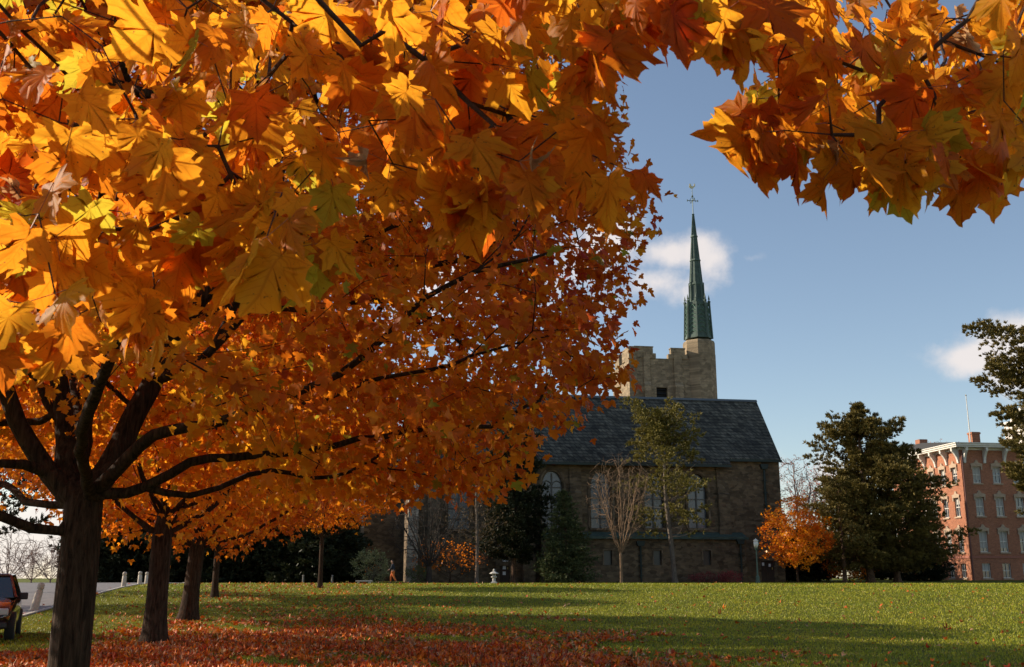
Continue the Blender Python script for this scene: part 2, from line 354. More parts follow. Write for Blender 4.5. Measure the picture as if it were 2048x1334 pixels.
class Skel:
    def __init__(s, p): s.P = [np.array(p, float)]; s.par = [-1]; s.D = [np.array((0, 0, 1.))]; s.main = [0]
    def path(s, start, pts, step=.3, wob=0, rng=None, main=0):
        """polyline from node start through pts (smoothed)"""
        last = start; cur = s.P[start]
        pts = [np.array(p, float) for p in pts]
        ctrl = [cur] + pts
        out = []
        for i in range(len(ctrl) - 1):
            p0 = ctrl[max(i - 1, 0)]; p1 = ctrl[i]; p2 = ctrl[i + 1]; p3 = ctrl[min(i + 2, len(ctrl) - 1)]
            k = max(1, int(np.linalg.norm(p2 - p1) / step))
            for j in range(1, k + 1):
                t = j / k
                q = .5 * ((2 * p1) + (-p0 + p2) * t + (2 * p0 - 5 * p1 + 4 * p2 - p3) * t * t + (-p0 + 3 * p1 - 3 * p2 + p3) * t ** 3)
                if wob and rng is not None: q = q + rng.normal(0, wob, 3)
                out.append(q)
        for q in out:
            d = q - s.P[last]; ln = np.linalg.norm(d)
            if ln < 1e-6: continue
            s.P.append(q); s.par.append(last); s.D.append(d / ln); s.main.append(main); last = len(s.P) - 1
        return last
    def near(s, p):
        return int(np.argmin(np.linalg.norm(np.array(s.P) - np.array(p), axis=1)))
    def grow(s, T, step, rng, wob=.03, angw=.6, minnode=1, sag=0.0):
        cap = len(s.P) + len(T) * 14; P = np.zeros((cap, 3)); D = np.zeros((cap, 3)); n = len(s.P)
        P[:n] = s.P; D[:n] = s.D; tips = []
        T = np.asarray(T); d0 = np.array([np.min(np.sum((P[minnode:n] - t) ** 2, 1)) for t in T]); T = T[np.argsort(d0)]
        for t in T:
            v = t - P[minnode:n]; ln = np.linalg.norm(v, axis=1) + 1e-6
            cosa = np.sum(v * D[minnode:n], 1) / ln
            i = int(np.argmin(ln * (1 + angw * (1 - cosa)))) + minnode
            ln = ln[i - minnode]; k = min(12, max(1, int(ln / step)))
            p1 = P[i]; m1 = D[i] * ln * .5; last = i
            for j in range(1, k + 1):
                u = j / k
                q = p1 + (t - p1) * u + m1 * u * (1 - u) ** 2 * 1.2
                q = q + np.array((0, 0, -sag * ln * u * (1 - u)))
                if j < k: q = q + rng.normal(0, wob, 3)
                dd = q - P[last]; dl = np.linalg.norm(dd)
                if dl < 1e-5: continue
                P[n] = q; D[n] = dd / dl; s.par.append(last); s.main.append(1); last = n; n += 1
            tips.append(last)
        s.P = list(P[:n]); s.D = list(D[:n])
        return tips
    def radii(s, r_base, r_tip, minr=0):
        n = len(s.P); ch = [0] * n
        for i in range(1, n): ch[s.par[i]] += 1
        tips = sum(1 for c in ch if c == 0)
        e = math.log(max(tips, 2)) / math.log(r_base / r_tip)
        a = np.zeros(n)
        for i in range(n - 1, -1, -1):
            if ch[i] == 0: a[i] = r_tip ** e
            if i: a[s.par[i]] += a[i]
        s.R = np.maximum(a ** (1 / e), minr); return s.R
    def tubes(s, sides=6, which=None, flare=0, big=8):
        n = len(s.P); P = np.array(s.P); R = s.R; kids = [[] for _ in range(n)]
        for i in range(1, n): kids[s.par[i]].append(i)
        V = []; Q = []; base = 0
        starts = [(0, None)]
        ring_cache = {}
        while starts:
            node, frm = starts.pop()
            chain = [node]; cur = node
            while kids[cur]:
                ks = sorted(kids[cur], key=lambda q: (-R[q] if s.main[q] or which is None else -R[q] - 9))
                for q in ks[1:]: starts.append((q, cur))
                cur = ks[0]; chain.append(cur)
            pts = P[chain]; rs = R[chain].copy()
            if frm is not None:
                pts = np.vstack([P[frm], pts]); rs = np.concatenate([[min(rs[0] * 1.25, R[frm])], rs])
            elif which == 'trunk' or flare:
                h = pts[:, 2] - pts[0, 2]; rs = rs * (1 + flare * np.exp(-h / .35))
            if len(pts) < 2: continue
            m = big if rs[0] > .04 else (sides if rs[0] > .012 else max(3, sides - 3))
            tg = np.gradient(pts, axis=0); tg = nrm(tg)
            a = np.cross(tg[0], (0.31, .2, .9)); a /= np.linalg.norm(a) + 1e-9
            rings = []
            for k in range(len(pts)):
                a = a - tg[k] * a.dot(tg[k]); a /= np.linalg.norm(a) + 1e-9; b = np.cross(tg[k], a)
                an = np.arange(m) * 2 * math.pi / m
                rr = rs[k]
                if rs[k] > .1: rr = rs[k] * (1 + .05 * np.sin(an * 5 + .4 * k) + .035 * np.sin(an * 11 - .3 * k))
                else: rr = np.full(m, rr)
                rings.append(pts[k] + (a[None] * np.cos(an)[:, None] + b[None] * np.sin(an)[:, None]) * rr[:, None])
            V.append(np.vstack(rings)); K = len(pts)
            ii = np.arange(K - 1)[:, None] * m; jj = np.arange(m)[None]; j2 = (jj + 1) % m
            q = np.stack([ii + jj, ii + j2, ii + m + j2, ii + m + jj], -1).reshape(-1, 4) + base
            Q.append(q); base += K * m
        return np.vstack(V), np.vstack(Q)

def wood(root, sk, mtrunk, mbranch, sides=6, flare=.55, big=10, zsplit=None):
    """trunk (main flag 0 chain) and branches as two meshes"""
    n = len(sk.P)
    tr = [i for i in range(n) if sk.main[i] == 0]
    t = Skel(sk.P[0]); t.P = [sk.P[i] for i in tr]; mp = {i: k for k, i in enumerate(tr)}
    t.par = [-1] + [mp.get(sk.par[i], 0) for i in tr[1:]]; t.main = [1] * len(tr); t.R = np.array([sk.R[i] for i in tr])
    dl = np.array(t.P[-1]) - np.array(t.P[-2]); dl /= np.linalg.norm(dl); rt_ = t.R[-1]
    for a_, b_ in ((.45, .93), (.9, .72), (1.25, .42), (1.45, .12)): t.P.append(np.array(sk.P[tr[-1]]) + dl * rt_ * a_); t.par.append(len(t.P) - 2); t.main.append(1); t.R = np.append(t.R, rt_ * b_)
    o = root.location
    V, Q = t.tubes(sides=16, flare=flare, big=20); np_mesh('trunk', V - np.array(o), Q, mtrunk, root, smooth=True)
    # branches: every subtree that leaves the trunk
    P = []; par = []; R = []; ids = {}; V = []; Q = []; b0 = 0
    roots = [i for i in range(1, n) if sk.main[i] == 1 and sk.main[sk.par[i]] == 0]
    owner = {}
    groups = {r: [r] for r in roots}
    for r in roots: owner[r] = r
    for i in range(1, n):
        if sk.main[i] == 1 and i not in owner: owner[i] = owner[sk.par[i]]; groups[owner[i]].append(i)
    for r in roots:
        g = groups[r]; s2 = Skel(sk.P[sk.par[r]]); idx = {sk.par[r]: 0}
        s2.R = [min(sk.R[r] * 1.1, sk.R[sk.par[r]])]
        for i in g:
            idx[i] = len(s2.P); s2.P.append(sk.P[i]); s2.par.append(idx[sk.par[i]]); s2.main.append(1); s2.R.append(sk.R[i])
        s2.R = np.array(s2.R); v, q = s2.tubes(sides=sides, big=big); V.append(v); Q.append(q + b0); b0 += len(v)
    if V: np_mesh('branches', np.vstack(V) - np.array(o), np.vstack(Q), mbranch, root, smooth=True)

def rand_dirs(rng, n, zb=0):
    d = rng.normal(size=(n, 3)); d[:, 2] += zb; return nrm(d)

TPL_D, TPL_M, TPL_L = leaf_detail(), leaf_mid(), leaf_low()
SUNV = np.array(sv)

# ------------------------------------------------------------ lawn, road
def axis_lines(lo, hi, step, far, k=9):
    f = np.geomspace(1, far, k); return np.concatenate([lo - f[::-1], np.arange(lo, hi + .01, step), hi + f])
xs = axis_lines(-90, 90, 1.0, 5000); ys = np.concatenate([[-60, -30, -15], np.arange(-6, 150, 1.0), 150 + np.geomspace(4, 6000, 14)])
X, Y = np.meshgrid(xs, ys); Z = gz(X, Y); V = np.stack([X, Y, Z], -1).reshape(-1, 3)
nx = len(xs); ii = (np.arange(len(ys) - 1)[:, None] * nx + np.arange(nx - 1)[None]).ravel()
gm, t, p = mat('lawn_turf'); n = t.nodes; l = t.links
tcn = n.new('ShaderNodeTexCoord')
def noise(sc_, det=5, ro=.6):
    k = n.new('ShaderNodeTexNoise'); k.inputs['Scale'].default_value = sc_; k.inputs['Detail'].default_value = det; k.inputs['Roughness'].default_value = ro
    l.new(tcn.outputs['Object'], k.inputs['Vector']); return k.outputs['Fac']
r1 = n.new('ShaderNodeValToRGB'); l.new(noise(.35, 8, .7), r1.inputs[0]); e = r1.color_ramp.elements
e[0].position = .3; e[0].color = (.075, .095, .010, 1); e[1].position = .72; e[1].color = (.16, .17, .022, 1)
r2 = n.new('ShaderNodeValToRGB'); l.new(noise(9, 8, .8), r2.inputs[0]); e = r2.color_ramp.elements
e[0].position = .3; e[0].color = (.5, .5, .5, 1); e[1].position = .75; e[1].color = (1.35, 1.3, 1.2, 1)
mx = n.new('ShaderNodeMix'); mx.data_type = 'RGBA'; mx.blend_type = 'MULTIPLY'; mx.inputs['Factor'].default_value = 1
l.new(r1.outputs[0], mx.inputs['A']); l.new(r2.outputs[0], mx.inputs['B']); l.new(mx.outputs['Result'], p.inputs['Base Color'])
p.inputs['Roughness'].default_value = .95; p.inputs['Specular IOR Level'].default_value = .1
b = n.new('ShaderNodeBump'); b.inputs['Strength'].default_value = 1; b.inputs['Distance'].default_value = .12; l.new(noise(14, 8, .8), b.inputs['Height']); l.new(b.outputs[0], p.inputs['Normal'])
lawn = np_mesh('lawn', V, np.stack([ii, ii + 1, ii + nx + 1, ii + nx], -1), gm, smooth=True); tag(lawn, 'wide green lawn with scattered autumn leaves rising towards the chapel', kind='structure')

M_road = simple('road_asphalt', (.13, .12, .125), .9, noise=.25, scale=3, bump=.4)
M_kerb = simple('kerb_stone', (.4, .37, .33), .9, noise=.2, scale=4)
# road: its lawn-side edge runs past the bollards
edge = []
for px_, py_ in ((-260, 1330), (-60, 1262), (66, 1226), (120, 1210), (185, 1190), (238, 1176), (262, 1171.5), (280, 1168.5)):
    q_ = on_ground(px_, py_); edge.append((q_.x, q_.y))
edge += [(edge[-1][0] + 1.5, edge[-1][1] + 5), (edge[-1][0] - 2, edge[-1][1] + 16)]
def ribbon(name, e, w0, w1, dz, m, nseg=14, th=0):
    vs = []; fs = []
    pts = []
    for i in range(len(e) - 1):
        for k in range(6):
            u = k / 6; pts.append((e[i][0] * (1 - u) + e[i + 1][0] * u, e[i][1] * (1 - u) + e[i + 1][1] * u))
    pts.append(e[-1])
    for (x, y) in pts:
        for k in range(nseg + 1):
            xx = x - (w0 + (w1 - w0) * k / nseg); vs.append((xx, y, float(gz(xx, y)) + dz))
    W_ = nseg + 1
    for i in range(len(pts) - 1):
        for k in range(nseg): a = i * W_ + k; fs.append((a, a + W_, a + W_ + 1, a + 1))
    return np_mesh(name, np.array(vs), np.array(fs), m, smooth=True), pts
rd, rp = ribbon('road', edge, 0, 16, .03, M_road); tag(rd, 'grey asphalt road curving away at the left of the lawn', kind='structure')
kb = MB()
for i in range(len(rp) - 1):
    (xa, ya), (xb, yb) = rp[i], rp[i + 1]; za, zb = float(gz(xa, ya)), float(gz(xb, yb))
    kb.add([(xa, ya, za - .05), (xa + .15, ya, za - .05), (xa + .15, ya, za + .05), (xa, ya, za + .05), (xb, yb, zb - .05), (xb + .15, yb, zb - .05), (xb + .15, yb, zb + .05), (xb, yb, zb + .05)],
           [(0, 4, 5, 1), (1, 5, 6, 2), (2, 6, 7, 3), (3, 7, 4, 0)])
kbo = kb.build('kerb', M_kerb); tag(kbo, 'pale stone kerb along the road edge', kind='structure')

# grass blades
rng = np.random.default_rng(5)
n_ = 300000
yy = 15 * np.exp(rng.uniform(0, math.log(82 / 15), n_)); xx = rng.uniform(-.56, .56, n_) * yy
roadx = np.interp(yy, [e_[1] for e_ in edge], [e_[0] for e_ in edge])
keep = xx > roadx + .3; xx = xx[keep]; yy = yy[keep]; n_ = len(xx)
sz = (.028 + .02 * rng.random(n_)) * (1 + yy / 60); wd = .0035 + yy * .00026
pn = np.sin(xx * .9 + np.sin(yy * .7)) * np.sin(yy * .45 + xx * .2) * .5 + rng.normal(0, .45, n_)
zz = gz(xx, yy); an = rng.uniform(0, math.pi, n_); lean = rng.normal(0, .35, (n_, 2))
B = np.stack([xx, yy, zz - .005], -1); sdv = np.stack([np.cos(an), np.sin(an), 0 * an], -1)
tipv = B + np.stack([lean[:, 0] * sz, lean[:, 1] * sz, sz * rng.uniform(.6, 1.1, n_)], -1)
V = np.stack([B - sdv * wd[:, None], B + sdv * wd[:, None], tipv], 1).reshape(-1, 3)
gcol = np.stack([.32 + .11 * pn, .325 + .06 * pn, .016 + .006 * pn], -1).clip(.015, .5)
dry = rng.random(n_) < .05; gcol[dry] = (.30, .22, .08)
gr = np_mesh('grass', V, np.arange(len(V)).reshape(-1, 3), M_grass, col=np.repeat(gcol, 3, 0)); tag(gr, 'short mown grass blades covering the lawn', 'grass', kind='stuff')

# fallen leaves
def rowx(y): return np.interp(y, [0, 12.5, 25.6, 36, 51, 80], [-2.5, -5.3, -8.9, -11.3, -14.5, -20])
rng = np.random.default_rng(8)
n_ = 330000
yy = 15 * np.exp(rng.uniform(0, math.log(80 / 15), n_)); xx = rng.uniform(-.55, .56, n_) * yy
dx = xx - rowx(yy)
nz = .5 * np.sin(xx * .8 + 2 * np.sin(yy * .35)) + .5 * np.sin(yy * .9 + 1.3 * np.sin(xx * .5)) + .4 * np.sin(xx * 2.3 + yy * 1.7)
near = sst((39.5 - yy + 1.5 * nz) / 13); lefts = sst((dx + 2.0 + 5.5 * sst((24 - yy) / 7)) / 2.5); rights = 1 - sst((dx - 5.5 - 2.2 * nz) / 7.5)
dens = near * lefts * rights * (.40 + .36 * nz)
dens = dens + .07 * (1 - near) * sst((dx + 4) / 4) * (1 - sst((dx - 5) / 9)) * (.7 + .5 * nz) + .004 + .02 * np.exp(-((yy - 76) / 5) ** 2) * (xx < 6)
dens = dens + .05 * sst((22 - yy) / 6) * (.6 + .4 * nz)
keep = (rng.random(n_) < dens.clip(0, .92)) & (xx > roadx[0] * 0 + np.interp(yy, [e_[1] for e_ in edge], [e_[0] for e_ in edge]) - 1.2)
xx = xx[keep]; yy = yy[keep]; n_ = len(xx)
P_ = np.stack([xx, yy, gz(xx, yy) + .02 + .035 * rng.random(n_)], -1)
Nn = nrm(np.stack([rng.normal(0, .55, n_), rng.normal(0, .55, n_), np.ones(n_)], -1)); T_ = rng.normal(size=(n_, 3)) * (1, 1, .25)
colr = palette(rng, n_, {'red': 2.6, 'deep': 3.4, 'brown': 2.4, 'orange': 3.0, 'gold': 1.4, 'beige': 1.7})
v_, f_, c_, u_ = leaves(TPL_L, P_, T_, Nn, (.045 + .06 * rng.random(n_)) * (1 + yy / 90), colr, rng, fold=.5, bend=.5)
lit = np_mesh('fallen_leaves', v_, f_, M_litter, col=c_); tag(lit, 'red and brown fallen maple leaves strewn under the trees', 'fallen leaves', kind='stuff')
print('litter', n_)

# ------------------------------------------------------------ maples
def maple_generic(pos, H, R, seed, ntips, nleaf, lsize, stops, label, group, zlow=2.2, rb=.24, tpl=None, lean=(0, 0), tips_hi=.5, name='maple_tree', zf=None, kr=.25, spread=.34):
    rng = np.random.default_rng(seed); root = empty(name, pos, 0, label, 'tree', group)
    o = np.array(pos); zf = zf or zlow
    sk = Skel(o); fork = sk.path(0, [o + (lean[0] * .5, lean[1] * .5, zf * .55), o + (lean[0], lean[1], zf)], .3)
    top = sk.path(fork, [o + (lean[0] + .2, lean[1], zf + (H - zf) * .35), o + (lean[0] * 1.3, lean[1], zf + (H - zf) * .75)], .4, .02, rng, 1)
    trunk_nodes = [i for i in range(len(sk.P)) if sk.main[i] == 0]
    for i in range(11):
        az = i * 2.4 + rng.uniform(-.3, .3); el = rad(18 + 52 * (i / 10) + rng.uniform(-6, 6)); Ln = R * (.82 - .15 * i / 10)
        st = trunk_nodes[-1 - int(rng.integers(0, 3))]
        d = np.array((math.cos(az) * math.cos(el), math.sin(az) * math.cos(el), math.sin(el)))
        b0 = sk.P[st]; p1 = b0 + d * Ln * .35 + (0, 0, -.05 * Ln); p2 = b0 + d * Ln * .7; p3 = b0 + d * Ln + (0, 0, .14 * Ln)
        sk.path(st, [p1, p2, p3], .35, .02, rng, 1)
    nt_ = len(trunk_nodes)
    T = []
    while len(T) < ntips:
        q = rng.uniform(-1, 1, 3); zc = q[2] * .5 + .5
        prof = (math.sin(min(1, zc / .34) * math.pi / 2) ** .7 if zc < .34 else math.sqrt(max(0, 1 - ((zc - .34) / .66) ** 2.3)))
        rr = math.hypot(q[0], q[1])
        if rr > prof: continue
        if rr < prof * tips_hi and zc < .75 and rng.random() < .7: continue
        a = math.atan2(q[1], q[0]); bump = 1 + .1 * math.sin(a * 3 + seed) + .08 * math.sin(a * 7 + zc * 9)
        T.append(o + (lean[0] + q[0] * R * bump, lean[1] + q[1] * R * bump, zlow + zc * (H - zlow) + kr * math.sin(a * 5 + 2)))
    tips = sk.grow(np.array(T), .35, rng, .03, minnode=max(1, nt_ - 2))
    sk.radii(rb, .005); wood(root, sk, M_bark, M_bark, 5, big=8)
    tp = np.repeat(np.array([sk.P[i] for i in tips]), nleaf, 0); n_ = len(tp)
    P_ = tp + rng.normal(0, spread, (n_, 3)) * (1, 1, .6)
    out = nrm(P_ - (o + (lean[0], lean[1], zlow + (H - zlow) * .4)))
    T_ = out * .5 + rng.normal(0, .5, (n_, 3)) + (0, 0, -.7); Nn = rng.normal(0, .6, (n_, 3)) + out * .4 + (0, 0, .7)
    rf = np.linalg.norm((P_ - o)[:, :2], axis=1) / R
    tone = .15 + .45 * rf + .18 * (P_[:, 2] - zlow) / (H - zlow) + rng.normal(0, .16, n_) + .1 * np.sin(P_[:, 0] * 1.3 + P_[:, 2])
    c = ramp3(tone, stops) * rng.normal(1, .1, (n_, 1)).clip(.6, 1.3)
    v, f, cc, u = leaves(tpl or TPL_L, P_, T_, Nn, lsize * rng.uniform(.7, 1.2, n_), c, rng)
    np_mesh('crown', v - o, f, M_leaf, root, col=cc)
    return root

# the near maple of the row, its main limbs laid out by hand
rng = np.random.default_rng(21)
base = gp(131, 12.4); o = np.array(base)
ROWG = 'maples in a row beside the road'
mroot = empty('maple_tree', base, 0, 'largest and nearest maple in the row with thick dark trunk and broad orange crown', 'tree', ROWG)
sk = Skel(o + (0, 0, -.05))
def A(px, py, Y): return np.array(at(px, py, Y))
fork = sk.path(0, [A(138, 1340, 12.4), A(150, 1200, 12.4), A(160, 1090, 12.45), A(166, 1010, 12.5)], .25)
tn = len(sk.P)
limbs = [
 [(166, 1035, 12.5), (120, 1058, 12.3), (60, 1055, 12), (0, 1030, 11.7), (-80, 990, 11.3), (-200, 940, 11)],
 [(150, 1005, 12.5), (100, 1010, 12.7), (50, 1002, 13), (25, 978, 13.3), (-10, 965, 13.6), (-120, 940, 14)],
 [(155, 990, 12.5), (100, 945, 12.4), (55, 880, 12.3), (18, 800, 12.2), (-10, 720, 12.1), (-60, 560, 12), (-100, 350, 11.8), (-140, 100, 11.6)],
 [(100, 945, 12.4), (50, 926, 12.1), (0, 925, 11.9), (-90, 900, 11.5)],
 [(158, 985, 12.55), (128, 850, 12.7), (108, 700, 12.8), (102, 600, 12.9), (85, 430, 13), (60, 250, 13), (50, 50, 13)],
 [(165, 980, 12.6), (172, 880, 13), (180, 760, 13.3), (178, 600, 13.6), (205, 400, 14), (220, 200, 14.2)],
 [(180, 990, 12.6), (222, 930, 12.8), (262, 850, 12.9), (310, 755, 13), (355, 660, 13.1), (400, 600, 13.2), (480, 480, 13.3), (560, 300, 13.3), (620, 100, 13.2)],
 [(200, 1000, 12.5), (280, 893, 12), (340, 862, 11.8), (420, 850, 11.6), (540, 805, 11.3), (640, 765, 11), (720, 720, 10.8), (770, 670, 10.6), (850, 600, 10.4), (950, 545, 10.2), (1060, 520, 10)],
 [(310, 755, 13), (380, 738, 12.6), (430, 690, 12.4), (490, 630, 12.2), (560, 560, 12), (640, 520, 11.8), (720, 480, 11.6), (820, 440, 11.4), (930, 380, 11.2)],
 [(205, 1022, 12.5), (290, 975, 12.3), (380, 925, 12.2), (460, 912, 12.2), (600, 905, 12.2), (720, 880, 12.3), (850, 860, 12.4), (980, 850, 12.5), (1080, 800, 12.6)],
 [(290, 975, 12.4), (380, 995, 12.6), (440, 975, 12.8), (500, 950, 13), (545, 938, 13.2), (620, 958, 13.4), (700, 945, 13.5), (780, 900, 13.6), (860, 870, 13.7)],
 [(430, 690, 12.4), (465, 620, 12.4), (490, 540, 12.3), (520, 420, 12), (560, 280, 11.8)],
 [(128, 850, 12.7), (60, 740, 12.9), (30, 600, 13), (10, 450, 13.2)],
 [(540, 805, 11.3), (640, 800, 11.2), (740, 760, 11.1), (860, 740, 11), (980, 700, 11), (1100, 670, 11)],
 [(355, 660, 13.1), (460, 610, 13.6), (600, 620, 14), (740, 600, 14.4), (880, 640, 14.8), (1000, 600, 15)],
 [(172, 880, 13), (150, 760, 14), (200, 640, 15), (260, 500, 16), (300, 350, 16.5)],
 [(172, 980, 12.4), (160, 900, 11.2), (180, 820, 10), (230, 700, 9), (300, 560, 8.2), (380, 380, 7.6)]]
girth = [(.075, .05), (.06, .045), (.15, .05), (.07, .04), (.12, .05), (.1, .04), (.15, .05), (.115, .02), (.065, .018), (.085, .02), (.05, .018), (.06, .02), (.07, .03), (.035, .012), (.05, .015), (.07, .03), (.09, .03)]
hand = {}
for lb, (ra, rb_) in zip(limbs, girth):
    q = [A(*p_) for p_ in lb]; st = sk.near(q[0]); k0 = len(sk.P); sk.path(st, q[1:], .22, .012, rng, 1)
    for k_ in range(k0, len(sk.P)): hand[k_] = ra + (rb_ - ra) * ((k_ - k0) / (len(sk.P) - k0)) ** .7
T = []; Rc = 6.75; cx, cy = float(A(166, 1010, 12.5)[0]) + .05, 12.6
zk = [2.2, 3.0, 3.9, 5.5, 7.5, 9.5, 11, 12.2]; rk = [3.6, 5.5, 6.4, 6.6, 6.3, 5.0, 3.4, .6]
while len(T) < 3900:
    z = rng.uniform(2.2, 12.2); a = rng.uniform(0, 2 * math.pi); Rm = np.interp(z, zk, rk) * (1 + .05 * math.sin(3 * a + 1) + .05 * math.sin(5 * a + z))
    r_ = Rm * math.sqrt(rng.random())
    if r_ < .45 * Rm and z < 9 and rng.random() < .8: continue
    q = np.array((cx + r_ * math.cos(a), cy + r_ * math.sin(a), z))
    if q[1] < cy - 1.5 and z < 6.5 and rng.random() < .6: continue
    # the underside lifts on the side of the road
    ppx = 1024 + F * q[0] / (q[1] * math.cos(PITCH) + (q[2] - CH) * math.sin(PITCH))
    low = 3.05 + .8 * sst((ppx - 970) / 170) - .35 * sst((ppx - 450) / 200) + (0.5 if ppx < 300 else 0)
    if z < low + .12 * math.sin(ppx * .03): continue
    T.append(q)
tips = sk.grow(np.array(T), .28, rng, .025, minnode=tn - 1, angw=.8)
sk.radii(.222, .0042)
mk = np.array(sk.main) == 1; sk.R[mk] = np.minimum(sk.R[mk] * np.interp(sk.R[mk], [.006, .03, .2], [1, 1.45, 1.25]), .2)
for k_, r_ in hand.items(): sk.R[k_] = min(max(sk.R[k_], r_ * .85), r_ * 1.1)
wood(mroot, sk, M_bark, M_bark, 6, flare=.08, big=12)
NL = 26
tp = np.repeat(np.array([sk.P[i] for i in tips]), NL, 0)
mid = rng.random(len(tp)) < .35
pa = np.repeat(np.array([sk.P[sk.par[sk.par[i]]] for i in tips]), NL, 0)
tp[mid] = tp[mid] * .3 + pa[mid] * .7; n_ = len(tp)
P_ = tp + rng.normal(0, .19, (n_, 3)) * (1, 1, .6)
cc0 = np.array((cx, cy, 5.0)); out = nrm(P_ - cc0)
T_ = out * .45 + rng.normal(0, .45, (n_, 3)) + (0, 0, -.8); Nn = rng.normal(0, .55, (n_, 3)) + out * .35 + (0, 0, .75)
rf = np.hypot(P_[:, 0] - cx, P_[:, 1] - cy) / Rc
tone = .03 + .5 * rf ** 1.6 + .08 * sst((P_[:, 0] + 3.5) / 4) + .22 * ((P_[:, 2] - 3) / 8).clip(0, 1) + rng.normal(0, .16, n_) + .09 * np.sin(P_[:, 0] * 1.7 + P_[:, 2] * 1.3) + .07 * np.sin(P_[:, 1] * 2.1)
c = ramp3(tone, ['yellow', 'gold', 'orange', 'deep', 'red']) * rng.normal(1, .1, (n_, 1)).clip(.6, 1.3)
gi = rng.random(n_) < .02; c[gi] = PAL['green']
v, f, c3, u = leaves(TPL_M, P_, T_, Nn, .118 * rng.uniform(.65, 1.15, n_), c, rng)
np_mesh('crown', v - o, f, M_leaf, mroot, col=c3)
print('tree1', len(sk.P), n_)

p2 = gp(308, 25.6)
maple_generic(p2, 12.0, 5.6, 31, 1300, 20, .145, ['yellow', 'gold', 'gold', 'orange', 'deep'], 'second maple of the row, bright yellow and orange, standing just behind the nearest trunk', ROWG, zlow=2.5, rb=.24, zf=3.1)
p3 = gp(376, 36.5)
maple_generic(p3, 12.0, 6.2, 32, 1300, 20, .17, ['gold', 'orange', 'orange', 'deep', 'red'], 'third maple of the row with reddish orange crown, its foot in leaf litter', ROWG, zlow=2.4, rb=.26, zf=3.0, lean=(.2, 0))
p4 = gp(429, 53)
maple_generic(p4, 9.5, 5.0, 33, 800, 20, .19, ['yellow', 'orange', 'deep', 'deep', 'red'], 'farthest and thinnest maple of the row, a slim pale trunk under orange leaves', ROWG, zlow=2.6, rb=.15, zf=2.9)
# trees further along the road, on its other side
maple_generic(Vector((-19.5, 27, float(gz(-19.5, 27)))), 11.5, 5.0, 35, 750, 16, .16, ['gold', 'orange', 'deep', 'red', 'red'], 'red orange maple across the road at the left edge', 'maples across the road', zlow=2.9, rb=.22)
maple_generic(Vector((-27.0, 47, float(gz(-27, 47)))), 12, 5.2, 36, 650, 16, .19, ['orange', 'deep', 'deep', 'red', 'red'], 'far maple with red leaves across the road, seen behind the nearest trunk', 'maples across the road', zlow=4.4, rb=.22)
maple_generic(gp(640, 66), 9.5, 4.2, 37, 500, 15, .2, ['yellow', 'gold', 'orange', 'orange', 'deep'], 'yellow and orange maple in front of the dark evergreens', 'maples on the far lawn', zlow=3.6, rb=.13)

# ------------------------------------------------------------ overhanging maple above the camera
rng = np.random.default_rng(77)
fb = Vector((-3.2, -3.4, 0)); o = np.array(fb)
froot = empty('maple_tree', fb, 0, 'maple with large golden leaves hanging across the top, its trunk out of sight', 'tree', ROWG)
sk = Skel(o); fork = sk.path(0, [o + (.05, .1, 1.2), o + (.1, .3, 2.5)], .25); tn = len(sk.P)
mainl = [  # limbs coming forward over the camera, all of them above the top of the frame
 [(-2.6, -2.2, 3.4), (-1.6, -.6, 3.9), (-.9, 1.0, 3.75), (-.6, 1.8, 3.45)],
 [(-2.4, -2.4, 3.5), (-.8, -1, 4.0), (.3, .9, 3.8), (1.0, 2.2, 3.7), (1.4, 2.9, 3.75)],
 [(-3.0, -2.0, 3.3), (-2.4, 0, 3.7), (-1.7, 1.4, 3.4), (-1.4, 2.0, 3.1)],
 [(-3.6, -2.4, 3.2), (-3.6, .2, 4.3), (-3.4, 2.5, 4.9), (-3.0, 4.4, 5.4)],
 [(-2.6, -3.0, 3.6), (-.2, -2.4, 4.6), (2.0, -.8, 4.9), (3.2, 1.5, 4.6)]]
for lb in mainl: sk.path(fork, lb, .2, .004, rng, 1)
